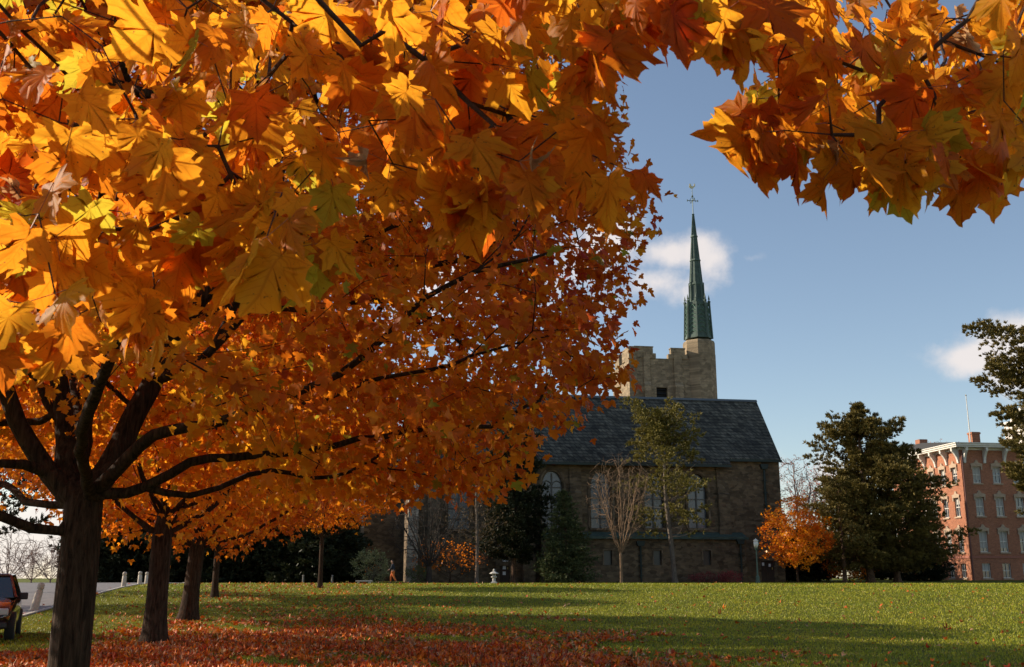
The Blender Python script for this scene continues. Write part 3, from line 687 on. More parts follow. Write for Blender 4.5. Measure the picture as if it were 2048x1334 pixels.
fl = [
 [(505, -20, 2.25), (590, 48, 2.25), (680, 110, 2.3), (710, 170, 2.35), (738, 240, 2.4), (790, 330, 2.5)],
 [(620, -20, 2.1), (770, 62, 2.1), (850, 122, 2.15), (930, 200, 2.2), (1010, 228, 2.25), (1130, 248, 2.3), (1195, 262, 2.35)],
 [(590, 48, 2.25), (575, 110, 2.4), (540, 150, 2.5)],
 [(130, 215, 2.5), (280, 268, 2.3), (370, 292, 2.25), (440, 297, 2.25), (515, 275, 2.2)],
 [(415, 300, 2.25), (480, 372, 2.3), (530, 440, 2.35), (557, 515, 2.4)],
 [(360, 292, 2.25), (400, 350, 2.4), (470, 380, 2.5), (600, 460, 2.6)],
 [(-60, 90, 2.9), (0, 152, 2.9), (60, 198, 2.9), (130, 240, 2.9), (220, 300, 3.0), (330, 360, 3.1)],
 [(200, 230, 2.6), (165, 275, 2.6), (120, 370, 2.6), (75, 425, 2.6), (25, 495, 2.6), (-20, 540, 2.6)],
 [(75, 425, 2.6), (110, 500, 2.7), (170, 560, 2.8), (200, 640, 2.9)],
 [(1590, -20, 2.6), (1632, 60, 2.6), (1642, 110, 2.6), (1600, 185, 2.6), (1562, 235, 2.6), (1490, 266, 2.6)],
 [(1975, -30, 2.5), (1885, 80, 2.5), (1835, 130, 2.5), (1790, 175, 2.55), (1690, 240, 2.6)],
 [(1885, 85, 2.5), (1950, 108, 2.5), (2060, 150, 2.5)],
 [(1835, 130, 2.5), (1870, 190, 2.5), (1880, 260, 2.5), (1900, 330, 2.5)],
 [(1790, 175, 2.55), (1755, 215, 2.5), (1755, 280, 2.5)],
 [(1642, 110, 2.6), (1700, 130, 2.7), (1740, 145, 2.7), (1756, 250, 2.7), (1750, 320, 2.7)],
 [(2060, -10, 2.3), (2012, 105, 2.3), (2000, 200, 2.3)],
 [(1180, -20, 2.4), (1225, 55, 2.4), (1200, 110, 2.4), (1170, 150, 2.4)],
 [(1400, -30, 2.5), (1395, 30, 2.5), (1385, 75, 2.5)],
 [(850, 122, 2.15), (960, 80, 2.3), (1080, 90, 2.4)], [(1010, 228, 2.25), (1040, 330, 2.35), (1060, 380, 2.4)],
 [(280, 268, 2.3), (250, 180, 2.1), (200, 90, 2.0), (120, 30, 1.95)]]
lifts = {0: (-.6, 1.8, 3.45), 1: (-.9, 1.0, 3.75), 3: (-1.4, 2.0, 3.1), 6: (-1.7, 1.4, 3.4), 7: (-1.4, 2.0, 3.1), 9: (1.0, 2.2, 3.7), 10: (1.4, 2.9, 3.75), 15: (1.4, 2.9, 3.75), 16: (.3, .9, 3.8), 17: (.3, .9, 3.8)}
for i, lb in enumerate(fl):
    q = [A(*p_) for p_ in lb]
    if i in lifts: sk.path(sk.near(lifts[i]), q, .09, .0035, rng, 1)
    else: sk.path(sk.near(q[0]), q[1:], .09, .0035, rng, 1)
def inpoly(x, y, poly):
    c = False; j = len(poly) - 1
    for i in range(len(poly)):
        if (poly[i][1] > y) != (poly[j][1] > y) and x < (poly[j][0] - poly[i][0]) * (y - poly[i][1]) / (poly[j][1] - poly[i][1]) + poly[i][0]: c = not c
        j = i
    return c
# where the leafy sprays hang: outlines as seen, each given its own depth range
regs = [([(-80, -80), (1130, -80), (1210, 60), (1160, 190), (1215, 270), (1190, 330), (1100, 350), (960, 330), (870, 350), (800, 340), (700, 300), (640, 330), (650, 480), (560, 560), (430, 430), (330, 520), (330, 640), (130, 700), (-80, 640)], 1.9, 4.4, 285),
        ([(900, -60), (1560, -60), (1490, 40), (1400, 40), (1250, 60), (1180, 90), (1100, 60)], 1.9, 2.7, 36),
        ([(1560, -60), (2120, -60), (2120, 270), (1960, 300), (1880, 330), (1760, 300), (1700, 330), (1650, 280), (1560, 240), (1500, 250), (1480, 190), (1530, 120)], 2.2, 4.6, 125),
        ([(840, 230), (1225, 230), (1250, 330), (1190, 430), (1080, 380), (960, 400), (850, 410)], 1.9, 3.0, 26), ([(420, 360), (640, 360), (620, 520), (480, 520)], 1.9, 2.6, 10),
        ([(1470, 250), (1570, 250), (1560, 310), (1480, 310)], 2.3, 2.7, 5),
        ([(1620, 240), (1990, 240), (1960, 340), (1850, 310), (1700, 350)], 2.2, 2.8, 18),
        ([(-80, 300), (560, 300), (520, 480), (330, 620), (-80, 700)], 2.4, 4.2, 60)]
T = []
for poly, d0, d1, cnt in regs:
    xa = min(q[0] for q in poly); xb = max(q[0] for q in poly); ya = min(q[1] for q in poly); yb = max(q[1] for q in poly); k = 0
    while k < cnt:
        x, y = rng.uniform(xa, xb), rng.uniform(ya, yb)
        if not inpoly(x, y, poly): continue
        T.append(A(x, y, rng.uniform(d0, d1))); k += 1
nvis = len(T)
for _ in range(40):   # unseen rest of the crown, above and left of the frame, added to cast shade
    while True:
        q = np.array((rng.uniform(-7, -.8), rng.uniform(-6, 3.0), rng.uniform(3.2, 6.5)))
        y_ = max(q[1], .01); el = math.degrees(math.atan2(q[2] - CH, y_)); az = q[0] / y_
        if q[1] > .3 and el < 36 and abs(az) < .62: continue
        if np.linalg.norm((q - np.array((-2.2, -1, 4.2))) / (5.2, 6.5, 2.6)) < 1: break
    T.append(q)
tips = sk.grow(np.array(T), .09, rng, .008, minnode=tn, angw=.7)
sk.radii(.24, .0019)
sk.R = np.minimum(sk.R, np.interp(np.array(sk.P)[:, 1], [-1, .8, 1.7, 2.2], [.3, .04, .0085, .0065]))
wood(froot, sk, M_bark, M_twig, 6, flare=.2, big=10)
Pn = np.array([sk.P[i] for i in tips]); Dn = np.array([sk.D[i] for i in tips])
nl = 3
bp = np.repeat(Pn, nl, 0); n_ = len(bp)
# petiole then blade
pd = nrm(np.repeat(Dn, nl, 0) * .4 + rng.normal(0, .6, (n_, 3)) + (0, 0, -.35)); pl = rng.uniform(.03, .085, n_)
bl = bp + pd * pl[:, None]
Td = pd * .35 + rng.normal(0, .3, (n_, 3)) + (0, 0, -1.0)
Nn = np.stack([rng.choice([-.75, .75], n_, p=[.35, .65]) + rng.normal(0, .3, n_), -.85 + rng.normal(0, .35, n_), rng.normal(-.1, .35, n_)], -1)
flip = rng.random(n_) < .5; Nn[flip] *= -1
far_ = bl[:, 1] < .4
c = ramp3(rng.normal(.36, .28, n_) + .14 * np.sin(bl[:, 0] * 2.5) - .2 * (bl[:, 0] > .55), ['yellow', 'gold', 'orange', 'deep'])
q = rng.random(n_); c[q < .06] = (.52, .42, .02); curl = np.zeros(n_)
dead = q > .975; c[dead] = (.42, .24, .10); curl[dead] = rng.choice([-1.6, 1.6], dead.sum()); pc = q > .93; curl[pc & ~dead] = 1.0
c *= rng.normal(1, .08, (n_, 1)).clip(.7, 1.25)
S_ = .124 * rng.uniform(.6, 1.12, n_); S_[dead] *= .6
vis = ~far_ & (np.arange(n_) < nvis * nl * 99)
v, f, c3, u = leaves(TPL_D, bl, Td, Nn, S_, c, rng, fold=.2, bend=.32, curl=curl, cj=0, zn=.022)
np_mesh('crown', v - o, f, M_leafbig, froot, col=c3, uv=u, smooth=True)
# petioles
pv = []; pq = []
a = nrm(np.cross(pd, (0.2, .5, .8))); b = np.cross(pd, a); r_ = .0011
for (pp) in (bp, bl):
    for k in range(3):
        an = k * 2.094; pv.append(pp + (a * math.cos(an) + b * math.sin(an)) * r_)
pv = np.stack(pv, 1).reshape(-1, 3); bs = (np.arange(n_) * 6)[:, None, None]
pq = (np.array([[0, 1, 4, 3], [1, 2, 5, 4], [2, 0, 3, 5]])[None] + bs).reshape(-1, 4)
np_mesh('leaf_stalks', pv - o, pq, simple('leaf_stalk', (.42, .12, .03), .5), froot)
print('fg leaves', n_)

# ------------------------------------------------------------ chapel
TH = rad(9)
YC = 100.0
c0 = at(1572, 1165, YC); c0.z = 0.9
e1 = Vector((math.cos(TH), math.sin(TH), 0)); e2 = Vector((-math.sin(TH), math.cos(TH), 0))
def loc_x(px, py, yl, org=c0, a=e1, b=e2):
    """local x on the plane y=yl of the frame where pixel px,py lands"""
    d = raydir(px, py); O = Vector((0, 0, CH)) - org
    nn = b; t = (yl - O.dot(nn)) / d.dot(nn); P = O + d * t
    return P.dot(a), P.z
chapel = empty('chapel', c0, TH, 'brown stone chapel with grey slate roof and tall pointed arch windows', 'chapel')
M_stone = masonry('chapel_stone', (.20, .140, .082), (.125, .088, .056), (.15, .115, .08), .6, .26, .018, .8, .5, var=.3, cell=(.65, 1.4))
M_stone3 = masonry('window_stone', (.21, .155, .10), (.16, .115, .075), (.15, .11, .08), .5, .4, .012, .5, .6, var=.25)
M_stone2 = masonry('sunlit_stone', (.42, .35, .26), (.36, .30, .23), (.30, .26, .2), .9, .42, .012, .5, .6, var=.25)  # lit copy of the chapel stone, sunlight put into the colour
M_slate = masonry('roof_slate', (.115, .104, .078), (.055, .052, .042), (.018, .018, .016), .5, .34, .03, 1.0, .3, rough=.75, var=.35, cell=(.6, 1.6))
M_copper = simple('green_copper', (.06, .095, .075), .7, noise=.35, scale=2.2, bump=.3)
M_dark = simple('dark_gutter', (.02, .035, .03), .6)
M_glass = simple('window_glass', (.085, .095, .12), .25, noise=.15, scale=1.5, spec=.8)
M_lead = simple('window_tracery', (.13, .12, .11), .8)
M_door = simple('dark_wood_door', (.045, .022, .015), .6, noise=.2, scale=5)
M_black = simple('louvre_black', (.012, .012, .013), .8)
def tess(outer, holes, y, flipn=False):
    polys = [[Vector((x, z, 0)) for x, z in outer]] + [[Vector((x, z, 0)) for x, z in h] for h in holes]
    fl_ = [q for p_ in polys for q in p_]; tr = tessellate_polygon(polys)
    vs = [(q.x, y, q.y) for q in fl_]; fs = []
    for t_ in tr:
        a, b, c = [fl_[i] for i in t_]; cr = (b.x - a.x) * (c.y - a.y) - (b.y - a.y) * (c.x - a.x)
        if abs(cr) < 1e-9: continue
        fs.append(tuple(t_) if cr > 0 else tuple(t_[::-1]))
    return vs, fs
def arch(cx_, hw, z0, zs, z1, n=7):
    """pointed arch outline, ccw seen from the front"""
    pts = [(cx_ - hw, z0), (cx_ + hw, z0)]
    h = z1 - zs
    for i in range(n + 1):
        t_ = i / n; pts.append((cx_ + hw * (1 - t_ ** 1.9) if i < n else cx_, zs + h * math.sin(t_ * math.pi / 2) ** .95))
    for i in range(n - 1, -1, -1):
        t_ = i / n; pts.append((cx_ - hw * (1 - t_ ** 1.9), zs + h * math.sin(t_ * math.pi / 2) ** .95))
    return pts
def facade(mb, outer, holes, y, dep):
    vs, fs = tess(outer, holes, y); mb.add(vs, fs)
    for h in holes:
        m_ = len(h); mb.add([(x, y, z) for x, z in h] + [(x, y + dep, z) for x, z in h], [(i, (i + 1) % m_, m_ + (i + 1) % m_, m_ + i) for i in range(m_)])
def polyplane(mb, poly, y):
    vs, fs = tess(poly, [], y); mb.add(vs, fs)
_, ZE = loc_x(1572, 915, 0); WH = 5.0
_, ZR = loc_x(1525, 805, WH); 
_, ZE2 = loc_x(1440, 927, -.35)
XL = loc_x(815, 1100, 0)[0]; XS = loc_x(1455, 915, 0)[0]
print('chapel', XL, XS, ZE, ZR)
zl = -1.2
holes = []; wins = []
for (px, w_, top, bot) in ((918, 20, 944, 1058), (1012, 20, 943, 1058), (1105, 20, 942, 1058), (1202, 20, 944, 1056), (1308, 19, 946, 1056), (1395, 19, 948, 1056)):
    xc = loc_x(px, 1000, 0)[0]; z1 = loc_x(px, top, 0)[1]; z0 = loc_x(px, bot, 0)[1]; hw = w_ / F * 100
    h = arch(xc, hw, z0, z1 - 1.55, z1); holes.append(h); wins.append((xc, hw, z0, z1))
small = []
for px in (1118, 1215, 1314, 1413):
    xc = loc_x(px, 1115, -1.0)[0]; z0 = loc_x(px, 1130, -1)[1]; z1 = loc_x(px, 1101, -1)[1]; small.append((xc, z0, z1))
mb = MB()
facade(mb, [(XL, zl), (0, zl), (0, ZE), (XL, ZE)], holes, 0, .5)
mb.add([(0, 0, zl), (0, 2 * WH, zl), (0, 2 * WH, ZE), (0, WH, ZR - .15), (0, 0, ZE)], [(0, 1, 2, 3, 4)])
mb.add([(XL, 0, zl), (XL, 2 * WH, zl), (XL, 2 * WH, ZE), (XL, WH, ZR - .15), (XL, 0, ZE)], [(4, 3, 2, 1, 0)])
mb.add([(XL, 2 * WH, zl), (0, 2 * WH, zl), (0, 2 * WH, ZE), (XL, 2 * WH, ZE)], [(3, 2, 1, 0)])
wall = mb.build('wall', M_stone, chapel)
# inner dark backing so windows are closed
for (h, (xc, hw, z0, z1)) in zip(holes, wins):
    m = MB(); polyplane(m, h, .42); g = m.build('window', M_glass, chapel)
    t_ = MB(); t_.box(xc - .06, xc + .06, .30, .40, z0, z1 - .2)
    for k in range(1, 5):
        zz_ = z0 + (z1 - 1.5 - z0) * k / 4; t_.box(xc - hw, xc + hw, .32, .38, zz_ - .045, zz_ + .045)
    for s_ in (-1, 1):   # the two small arches inside the head
        pts = [(xc + s_ * hw * .5 + hw * .5 * math.cos(a_), .34, z1 - 1.5 + .62 * math.sin(a_)) for a_ in np.linspace(0, math.pi, 9)]
        t_.tube(pts, .045, 5)
    t_.build('tracery', M_lead, g)
    s_ = MB(); s_.box(xc - hw - .15, xc + hw + .15, -.14, .3, z0 - .22, z0 - .002)
    ar = arch(xc, hw + .22, z0, z1 - 1.6, z1 + .25); s_.tube([(x, -.02, z) for x, z in ar[1:] + ar[:1]], .13, 4); s_.build('stone_surround', M_stone3, g)
# buttresses between windows
bx_ = [loc_x(px, 1000, -.4)[0] for px in (868, 965, 1058, 1152, 1252, 1352, 1448)]
for x in bx_:
    m = MB(); m.prism([(-.55, zl), (0.002, zl), (0.002, ZE - .9), (-.08, ZE - .9), (-.42, ZE - 3.6), (-.55, ZE - 3.7)], 'x', x - .55, x + .55)
    m.build('buttress', M_stone, chapel)
m = MB(); m.box(XL - .02, XL + .9, -.6, -.003, zl, ZE - .25); m.box(XL - .06, XL + .95, -.64, .3, ZE - .25, ZE - .05); m.build('corner_pier', M_stone2, chapel)  # paler than the wall: the sun on this corner is in its colour
# low aisle with copper gutter
xa0 = loc_x(1085, 1080, -1)[0]; xa1 = loc_x(1490, 1075, -1)[0]; zA = loc_x(1480, 1075, -1)[1]
m = MB(); hl = [[(xc - .38, z0), (xc + .38, z0), (xc + .38, z1), (xc - .38, z1)] for xc, z0, z1 in small if xc > xa0 + .6]
facade(m, [(xa0, zl), (xa1, zl), (xa1, zA), (xa0, zA)], hl, -1.2, .35)
m.add([(xa1, -1.2, zl), (xa1, -.002, zl), (xa1, -.002, zA + .3), (xa1, -1.2, zA)], [(0, 1, 2, 3)]); m.add([(xa0, -1.2, zl), (xa0, -.002, zl), (xa0, -.002, zA + .3), (xa0, -1.2, zA)], [(3, 2, 1, 0)])
ais = m.build('aisle_wall', M_stone, chapel)
for xc, z0, z1 in small:
    if xc < xa0 + .6: continue
    m = MB(); m.box(xc - .38, xc + .38, -.9, -.86, z0, z1); g = m.build('window', simple('dark_pane', (.035, .035, .04), .3), chapel)
    m = MB(); m.box(xc - .5, xc - .383, -1.24, -1.0, z0, z1); m.box(xc + .383, xc + .5, -1.24, -1.0, z0, z1); m.box(xc - .5, xc + .5, -1.25, -1.0, z1 + .003, z1 + .14); m.build('stone_surround', M_stone3, g)
m = MB(); m.add([(xa0 - .1, -1.45, zA - .02), (xa1 + .1, -1.45, zA - .02), (xa1 + .1, -.004, zA + .5), (xa0 - .1, -.004, zA + .5), (xa0 - .1, -1.45, zA - .14), (xa1 + .1, -1.45, zA - .14), (xa1 + .1, -.004, zA + .32), (xa0 - .1, -.004, zA + .32)],
               [(0, 1, 2, 3), (7, 6, 5, 4), (0, 4, 5, 1), (1, 5, 6, 2), (3, 7, 4, 0)]); m.box(xa0 - .1, xa1 + .12, -1.62, -1.46, zA - .2, zA + .02)
m.build('aisle_roof', M_copper, chapel)
def downpipe(px, pt, pb, y, r_=.11):
    x, z1 = loc_x(px, pt, y); z0 = loc_x(px, pb, y)[1] if pb < 1160 else zl
    m = MB(); m.tube([(x, y, z0), (x, y, z1)], r_, 8); m.prism([(x - .28, z1), (x + .28, z1), (x + .4, z1 + .45), (x - .4, z1 + .45)], 'y', y - .2, y + .16)
    for k in range(1, 5): zz_ = z0 + (z1 - z0) * k / 5; m.box(x - .17, x + .17, y - .14, y + .2, zz_, zz_ + .09)
    m.build('downpipe', M_dark, chapel)
downpipe(1528, 938, 1060, -.2); downpipe(1281, 1092, 1170, -1.38, .09); downpipe(1481, 1088, 1170, -1.38, .09)
# main roof: two slopes, the eave steps down left of XS
m = MB(); ov = .35
sl = (ZR - ZE) / WH
def slope(x0, x1, yb, thick=.16):
    zb = ZE + sl * yb
    m.add([(x0, yb, zb + .12), (x1, yb, zb + .12), (x1, WH, ZR + .12), (x0, WH, ZR + .12), (x0, yb, zb - .06), (x1, yb, zb - .06), (x1, WH, ZR - .06), (x0, WH, ZR - .06)],
          [(0, 1, 2, 3), (7, 6, 5, 4), (0, 4, 5, 1), (1, 5, 6, 2), (3, 7, 4, 0)])
slope(XS, .12, -.25); slope(XL - .12, XS, -.75)
zb = ZE - sl * .4
m.add([(XL - .12, 2 * WH + .4, zb + .12), (.12, 2 * WH + .4, zb + .12), (.12, WH, ZR + .12), (XL - .12, WH, ZR + .12)], [(3, 2, 1, 0)])
m.build('roof', M_slate, chapel)
m = MB(); m.box(XS + .05, .14, -.46, -.27, ZE + sl * -.25 - .2, ZE + sl * -.25 + .02); m.box(XL - .1, XS, -.96, -.77, ZE + sl * -.75 - .2, ZE + sl * -.75 + .02)
m.build('gutter', M_dark, chapel)
m = MB(); m.prism([(WH - .18, ZR + .02), (WH + .18, ZR + .02), (WH, ZR + .26)], 'x', XL - .15, .15); m.build('roof_ridge', simple('ridge_lead', (.1, .11, .115), .6), chapel)
# set back wing at the left
XW0 = loc_x(716, 1100, 8.5)[0]; zw = loc_x(760, 940, 8.5)[1]
m = MB(); m.box(XW0, XL - .003, 8.5, 16, zl, zw); m.build('wing_wall', M_stone, chapel)
m = MB(); m.prism([(8.1, zw), (16.4, zw), (12.2, zw + 4.2)], 'x', XW0 - .2, XL - .003); m.build('wing_roof', M_slate, chapel)
m = MB(); m.box(XW0 - .3, XW0 + .5, 8.0, 8.9, zl, zw - 1.2); m.build('corner_pier', M_stone2, chapel)  # same lit stone, stands for the sun on the wing's left side
# doors
def door(px0, px1, pt, y, lamp=None, notices=()):
    xa, z1 = loc_x(px0, pt, y); xb, _ = loc_x(px1, pt, y)
    m = MB(); m.box(xa, xb, y - .09, y - .003, zl, z1); k = (xb - xa)
    for i in range(5): m.box(xa + k * (i + .1) / 5, xa + k * (i + .9) / 5, y - .12, y - .092, .3, z1 - .15)
    d = m.build('door', M_door, chapel)
    m = MB(); m.box(xb - .22, xb - .16, y - .2, y - .1, 1.25, 1.45); m.build('handle', simple('brass', (.5, .38, .15), .35, 1), d)
    for (fx, fz, fw, fh) in notices:
        m = MB(); m.box(xa + k * fx, xa + k * fx + fw, y - .135, y - .123, fz, fz + fh); m.build('paper_notice', simple('paper_white', (.75, .76, .78), .8), d)
    m = MB(); m.box(xa - .35, xa - .003, y - .2, y - .002, zl, z1 + .004); m.box(xb + .003, xb + .35, y - .2, y - .002, zl, z1 + .004); m.box(xa - .4, xb + .4, y - .24, y - .002, z1 + .008, z1 + .4)
    m.build('door_surround', M_stone2 if lamp is None else M_stone, chapel)
    if lamp:
        lx, lz = loc_x(lamp[0], lamp[1], y - .3); m = MB(); m.lathe([(.03, -.08), (.06, -.04), (.06, .05), (.02, .09)], 10, (lx, y - .3, lz))
        em, t2, p2_ = mat('lit_wall_lamp'); p2_.inputs['Emission Color'].default_value = (1, .55, .25, 1); p2_.inputs['Emission Strength'].default_value = 1.5; p2_.inputs['Base Color'].default_value = (.9, .8, .6, 1)
        lo = m.build('wall_lamp', em, chapel); m = MB(); m.tube([(lx, y - .28, lz + .14), (lx, y - .28, lz + .25), (lx, y - .003, lz + .25)], .03, 6); m.build('lamp_bracket', M_dark, lo)
door(999, 1019, 1132, 0, (1028, 1144), [(.28, 1.9, .3, .42), (.3, 1.25, .28, .5), (.62, 1.6, .2, .45), (.3, .75, .28, .3)])
door(1520, 1546, 1122, 0, (1533, 1103), [(.1, 1.6, .22, .3), (.6, 1.5, .2, .28)])

# bell tower with spire
YT = 13.0
tower = empty('bell_tower', c0 + e2 * (YT), TH, 'square battlemented stone tower with green copper spire rising behind the chapel roof', 'bell tower')
oT = c0 + e2 * YT
def TX(px, py, y=0): return loc_x(px, py, y, oT)
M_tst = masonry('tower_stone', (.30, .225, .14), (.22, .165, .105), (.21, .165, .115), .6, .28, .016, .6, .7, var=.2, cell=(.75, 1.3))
xl, zt = TX(1262, 693); xr, _ = TX(1392, 760); dep = 8.2
_, zn = TX(1325, 717); _, zs_ = TX(1312, 697); wx0, wz0 = TX(1314, 810); wx1, wz1 = TX(1335, 775)
m = MB(); facade(m, [(xl, 0), (xr, 0), (xr, zn), (xl, zn)], [[(wx0, wz0 - 2), (wx1, wz0 - 2), (wx1, wz1), (wx0, wz1)]], 0, .6)
m.add([(xl, 0, 0), (xl, dep, 0), (xl, dep, zn), (xl, 0, zn)], [(3, 2, 1, 0)]); m.add([(xr, 0, 0), (xr, dep, 0), (xr, dep, zn), (xr, 0, zn)], [(0, 1, 2, 3)])
m.add([(xl, dep, 0), (xr, dep, 0), (xr, dep, zn), (xl, dep, zn)], [(3, 2, 1, 0)]); m.add([(xl, 0, zn - .8), (xr, 0, zn - .8), (xr, dep, zn - .8), (xl, dep, zn - .8)], [(0, 1, 2, 3)])
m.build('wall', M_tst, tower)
m = MB(); m.box(wx0, wx1, .5, .55, wz0 - 2, wz1)
for k in range(9): zz_ = wz0 - 1.9 + k * .45; m.add([(wx0, .2, zz_), (wx1, .2, zz_), (wx1, .45, zz_ + .25), (wx0, .45, zz_ + .25)], [(0, 1, 2, 3)])
m.build('louvre_window', M_black, tower)
# battlements, each merlon with stepped shoulders
def merlon(px0, px1, pt, y0=-.12, y1=.5, shoulder=True, nm='merlon'):
    a, zt_ = TX(px0, pt); b, _ = TX(px1, pt); m = MB(); m.box(a, b, y0, y1, zn + .003, zt_)
    if shoulder:
        m.box(a - .33, a - .002, y0 + .01, y1 - .01, zn + .004, zn + (zt_ - zn) * .45); m.box(b + .002, b + .33, y0 + .01, y1 - .01, zn + .004, zn + (zt_ - zn) * .45)
    m.box(a - .05, b + .05, y0 - .05, y1 + .05, zt_ + .002, zt_ + .12); m.build(nm, M_tst, tower)
merlon(1268, 1305, 694); merlon(1341, 1369, 698)
for k in range(2):
    y0 = 1.6 + k * 3.2; m = MB(); m.box(xl - .12, xl + .5, y0, y0 + 1.9, zn + .003, zt); m.box(xl - .16, xl + .54, y0 - .05, y0 + 1.95, zt + .002, zt + .12); m.build('merlon', M_tst, tower)
# pilasters on the front, corner pier
for (pa, pb, top) in ((1258, 1273, 691), (1288, 1301, 700), (1349, 1365, 702)):
    a, z_ = TX(pa, top, -.5); b, _ = TX(pb, top, -.5); m = MB(); m.prism([(-.45, 0), (-.003, 0), (-.003, z_), (-.2, z_), (-.2, z_ - 3.5), (-.45, z_ - 3.9)], 'x', a, b) if top != 691 else m.box(a, b, -.3, 1.4, 0, z_)
    m.build('pilaster', M_tst, tower)
# octagonal stair turret
tx_, _ = TX(1399, 740, 1.0); _, ztu = TX(1398, 680, 0); tx_ -= 0.0
rt = 31.5 / F * 113 / math.cos(rad(22.5)) * .965
c8 = (tx_, .9, 0)
m = MB(); m.lathe([(rt, 0), (rt, ztu - 1.6), (rt * .985, ztu - 1.55), (rt * .985, ztu - .25), (rt * .93, ztu), (rt * .6, ztu + .02)], 8, c8, .5); m.build('stair_turret', M_tst, tower)
# copper lantern and spire (its own part, with tracery as sub-parts)
def zz(py): return TX(1395, py, .9)[1]
def wr(px_half): return px_half / F * 113.5
z0, z1, z2, z3 = zz(679), zz(606), zz(568), zz(430)
m = MB(); rl0, rl1 = wr(28.0), wr(24.0)
m.lathe([(rl0, z0), (rl0 * .97, z0 + .35), (rl0 * .93, z0 + .4), (rl1 * .93, z1 - .5), (rl1, z1 - .42), (rl1, z1 - .1), (rl1 * .75, z1), (wr(14.5), z1 + .2), (wr(13.5), z2 - .25), (wr(15), z2 - .2), (wr(15), z2), (wr(12.6), z2 + .05),
         (wr(9.4), zz(524)), (wr(11.5), zz(523)), (wr(11), zz(520)), (wr(8.6), zz(519)), (wr(5.6), zz(476)), (wr(7.6), zz(475)), (wr(7.2), zz(472)), (wr(5), zz(471)), (wr(1.6), z3)], 8, (tx_, .9, 0), .5)
sp = m.build('copper_spire', M_copper, tower)
m = MB()
def P8(k, r, z): a_ = 2 * math.pi * (k + .5) / 8; return Vector((tx_ + r * math.cos(a_), .9 + r * math.sin(a_), z))
for k in range(8):
    m.tube([P8(k, rl0 * 1.0, z0), P8(k, rl1 * 1.02, z1 + .1)], .13, 5)
    m.lathe([(.16, 0), (.2, .18), (.05, .3), (.12, .45), (.01, .95)], 6, tuple(P8(k, rl1 * 1.02, z1 - .1)))
    m.tube([P8(k, wr(15), z1 + .15), P8(k, wr(14.5), z2 + .1)], .09, 5)
    m.tube([P8(k, wr(13), z2), P8(k, wr(5.5), zz(475)), P8(k, wr(1.8), z3)], [.075, .06, .04], 4)
m.build('spire_rib', M_copper, sp)
m = MB(); A0 = z0 + .45; A1 = z1 - .55
for k in range(8):
    for j in range(6):    # chevron louvres in each face
        for s_ in (-1, 1):
            za = A0 + (A1 - A0) * (j + .1) / 6.6; r_ = rl0 * .95 + (rl1 * .95 - rl0 * .95) * (za - A0) / (A1 - A0)
            pa, pb = P8(k, r_, za), P8(k + 1, r_, za); mdp = (pa + pb) / 2 + Vector((0, 0, .38)); e_ = pa if s_ < 0 else pb
            m.tube([e_ * .93 + mdp * .07, mdp], .07, 4)
    pa, pb = P8(k, rl1 * .97, A1), P8(k + 1, rl1 * .97, A1); mid_ = (pa + pb) / 2
    m.tube([pa - Vector((0, 0, .5)), pa * .7 + pb * .3 - Vector((0, 0, .05)), mid_ + Vector((0, 0, .2)), pa * .3 + pb * .7 - Vector((0, 0, .05)), pb - Vector((0, 0, .5))], .07, 4)
m.build('lantern_tracery', simple('bright_copper', (.085, .16, .12), .7, noise=.3, scale=3), sp)
m = MB()
for k in range(8):   # dark openings of the upper stage
    pa, pb = P8(k, wr(14.4), z1 + .35), P8(k + 1, wr(14.4), z1 + .35); ta, tb = P8(k, wr(13.8), z2 - .35), P8(k + 1, wr(13.8), z2 - .35)
    m.add([pa * .75 + pb * .25, pa * .25 + pb * .75, ta * .25 + tb * .75, ta * .75 + tb * .25], [(0, 1, 2, 3)])
m.build('louvre_opening', simple('dark_copper', (.03, .055, .045), .7), sp)
m = MB(); zm = zz(374); cxx, cyy = tx_, .9
m.tube([(cxx, cyy, z3 - .1), (cxx, cyy, zm + .1)], [.06, .035], 6); m.lathe([(.02, -.1), (.17, 0), (.02, .1)], 8, (cxx, cyy, z3 + .05))
zc = zz(402); R2 = wr(11.5)
for a_ in (0, math.pi / 2):
    dx_, dy_ = math.cos(a_), math.sin(a_); m.tube([(cxx - dx_ * R2, cyy - dy_ * R2, zc), (cxx + dx_ * R2, cyy + dy_ * R2, zc)], .04, 5)
    for s_ in (-1, 1):
        m.tube([(cxx + s_ * dx_ * R2, cyy + s_ * dy_ * R2, zc - .12), (cxx + s_ * dx_ * R2, cyy + s_ * dy_ * R2, zc + .12)], .05, 5)
        m.tube([(cxx + s_ * dx_ * .1, cyy, zc + .4), (cxx + s_ * dx_ * .3, cyy, zc + .1), (cxx + s_ * dx_ * .35, cyy, zc - .15)], .03, 5)
m.lathe([(.02, -.18), (.14, 0), (.02, .18)], 8, (cxx, cyy, zc + .55)); m.lathe([(.02, -.1), (.1, 0), (.02, .1)], 8, (cxx, cyy, zc))
va = m.build('weather_vane', simple('vane_metal', (.12, .16, .13), .5, .3), sp)
m = MB(); z_ = zm
prof = [(-.42, .0), (-.3, -.2), (0, -.28), (.2, -.2), (.3, .02), (.42, .02), (.42, .42), (.3, .42), (.26, .12), (.05, .02), (-.12, .12), (-.16, .34), (-.26, .42), (-.36, .34), (-.34, .15)]
m.prism([(cxx + a * .9, z_ + b * .9) for a, b in prof], 'y', cyy - .04, cyy + .04); m.build('rooster', simple('gilt', (.6, .5, .28), .4, .6), va)

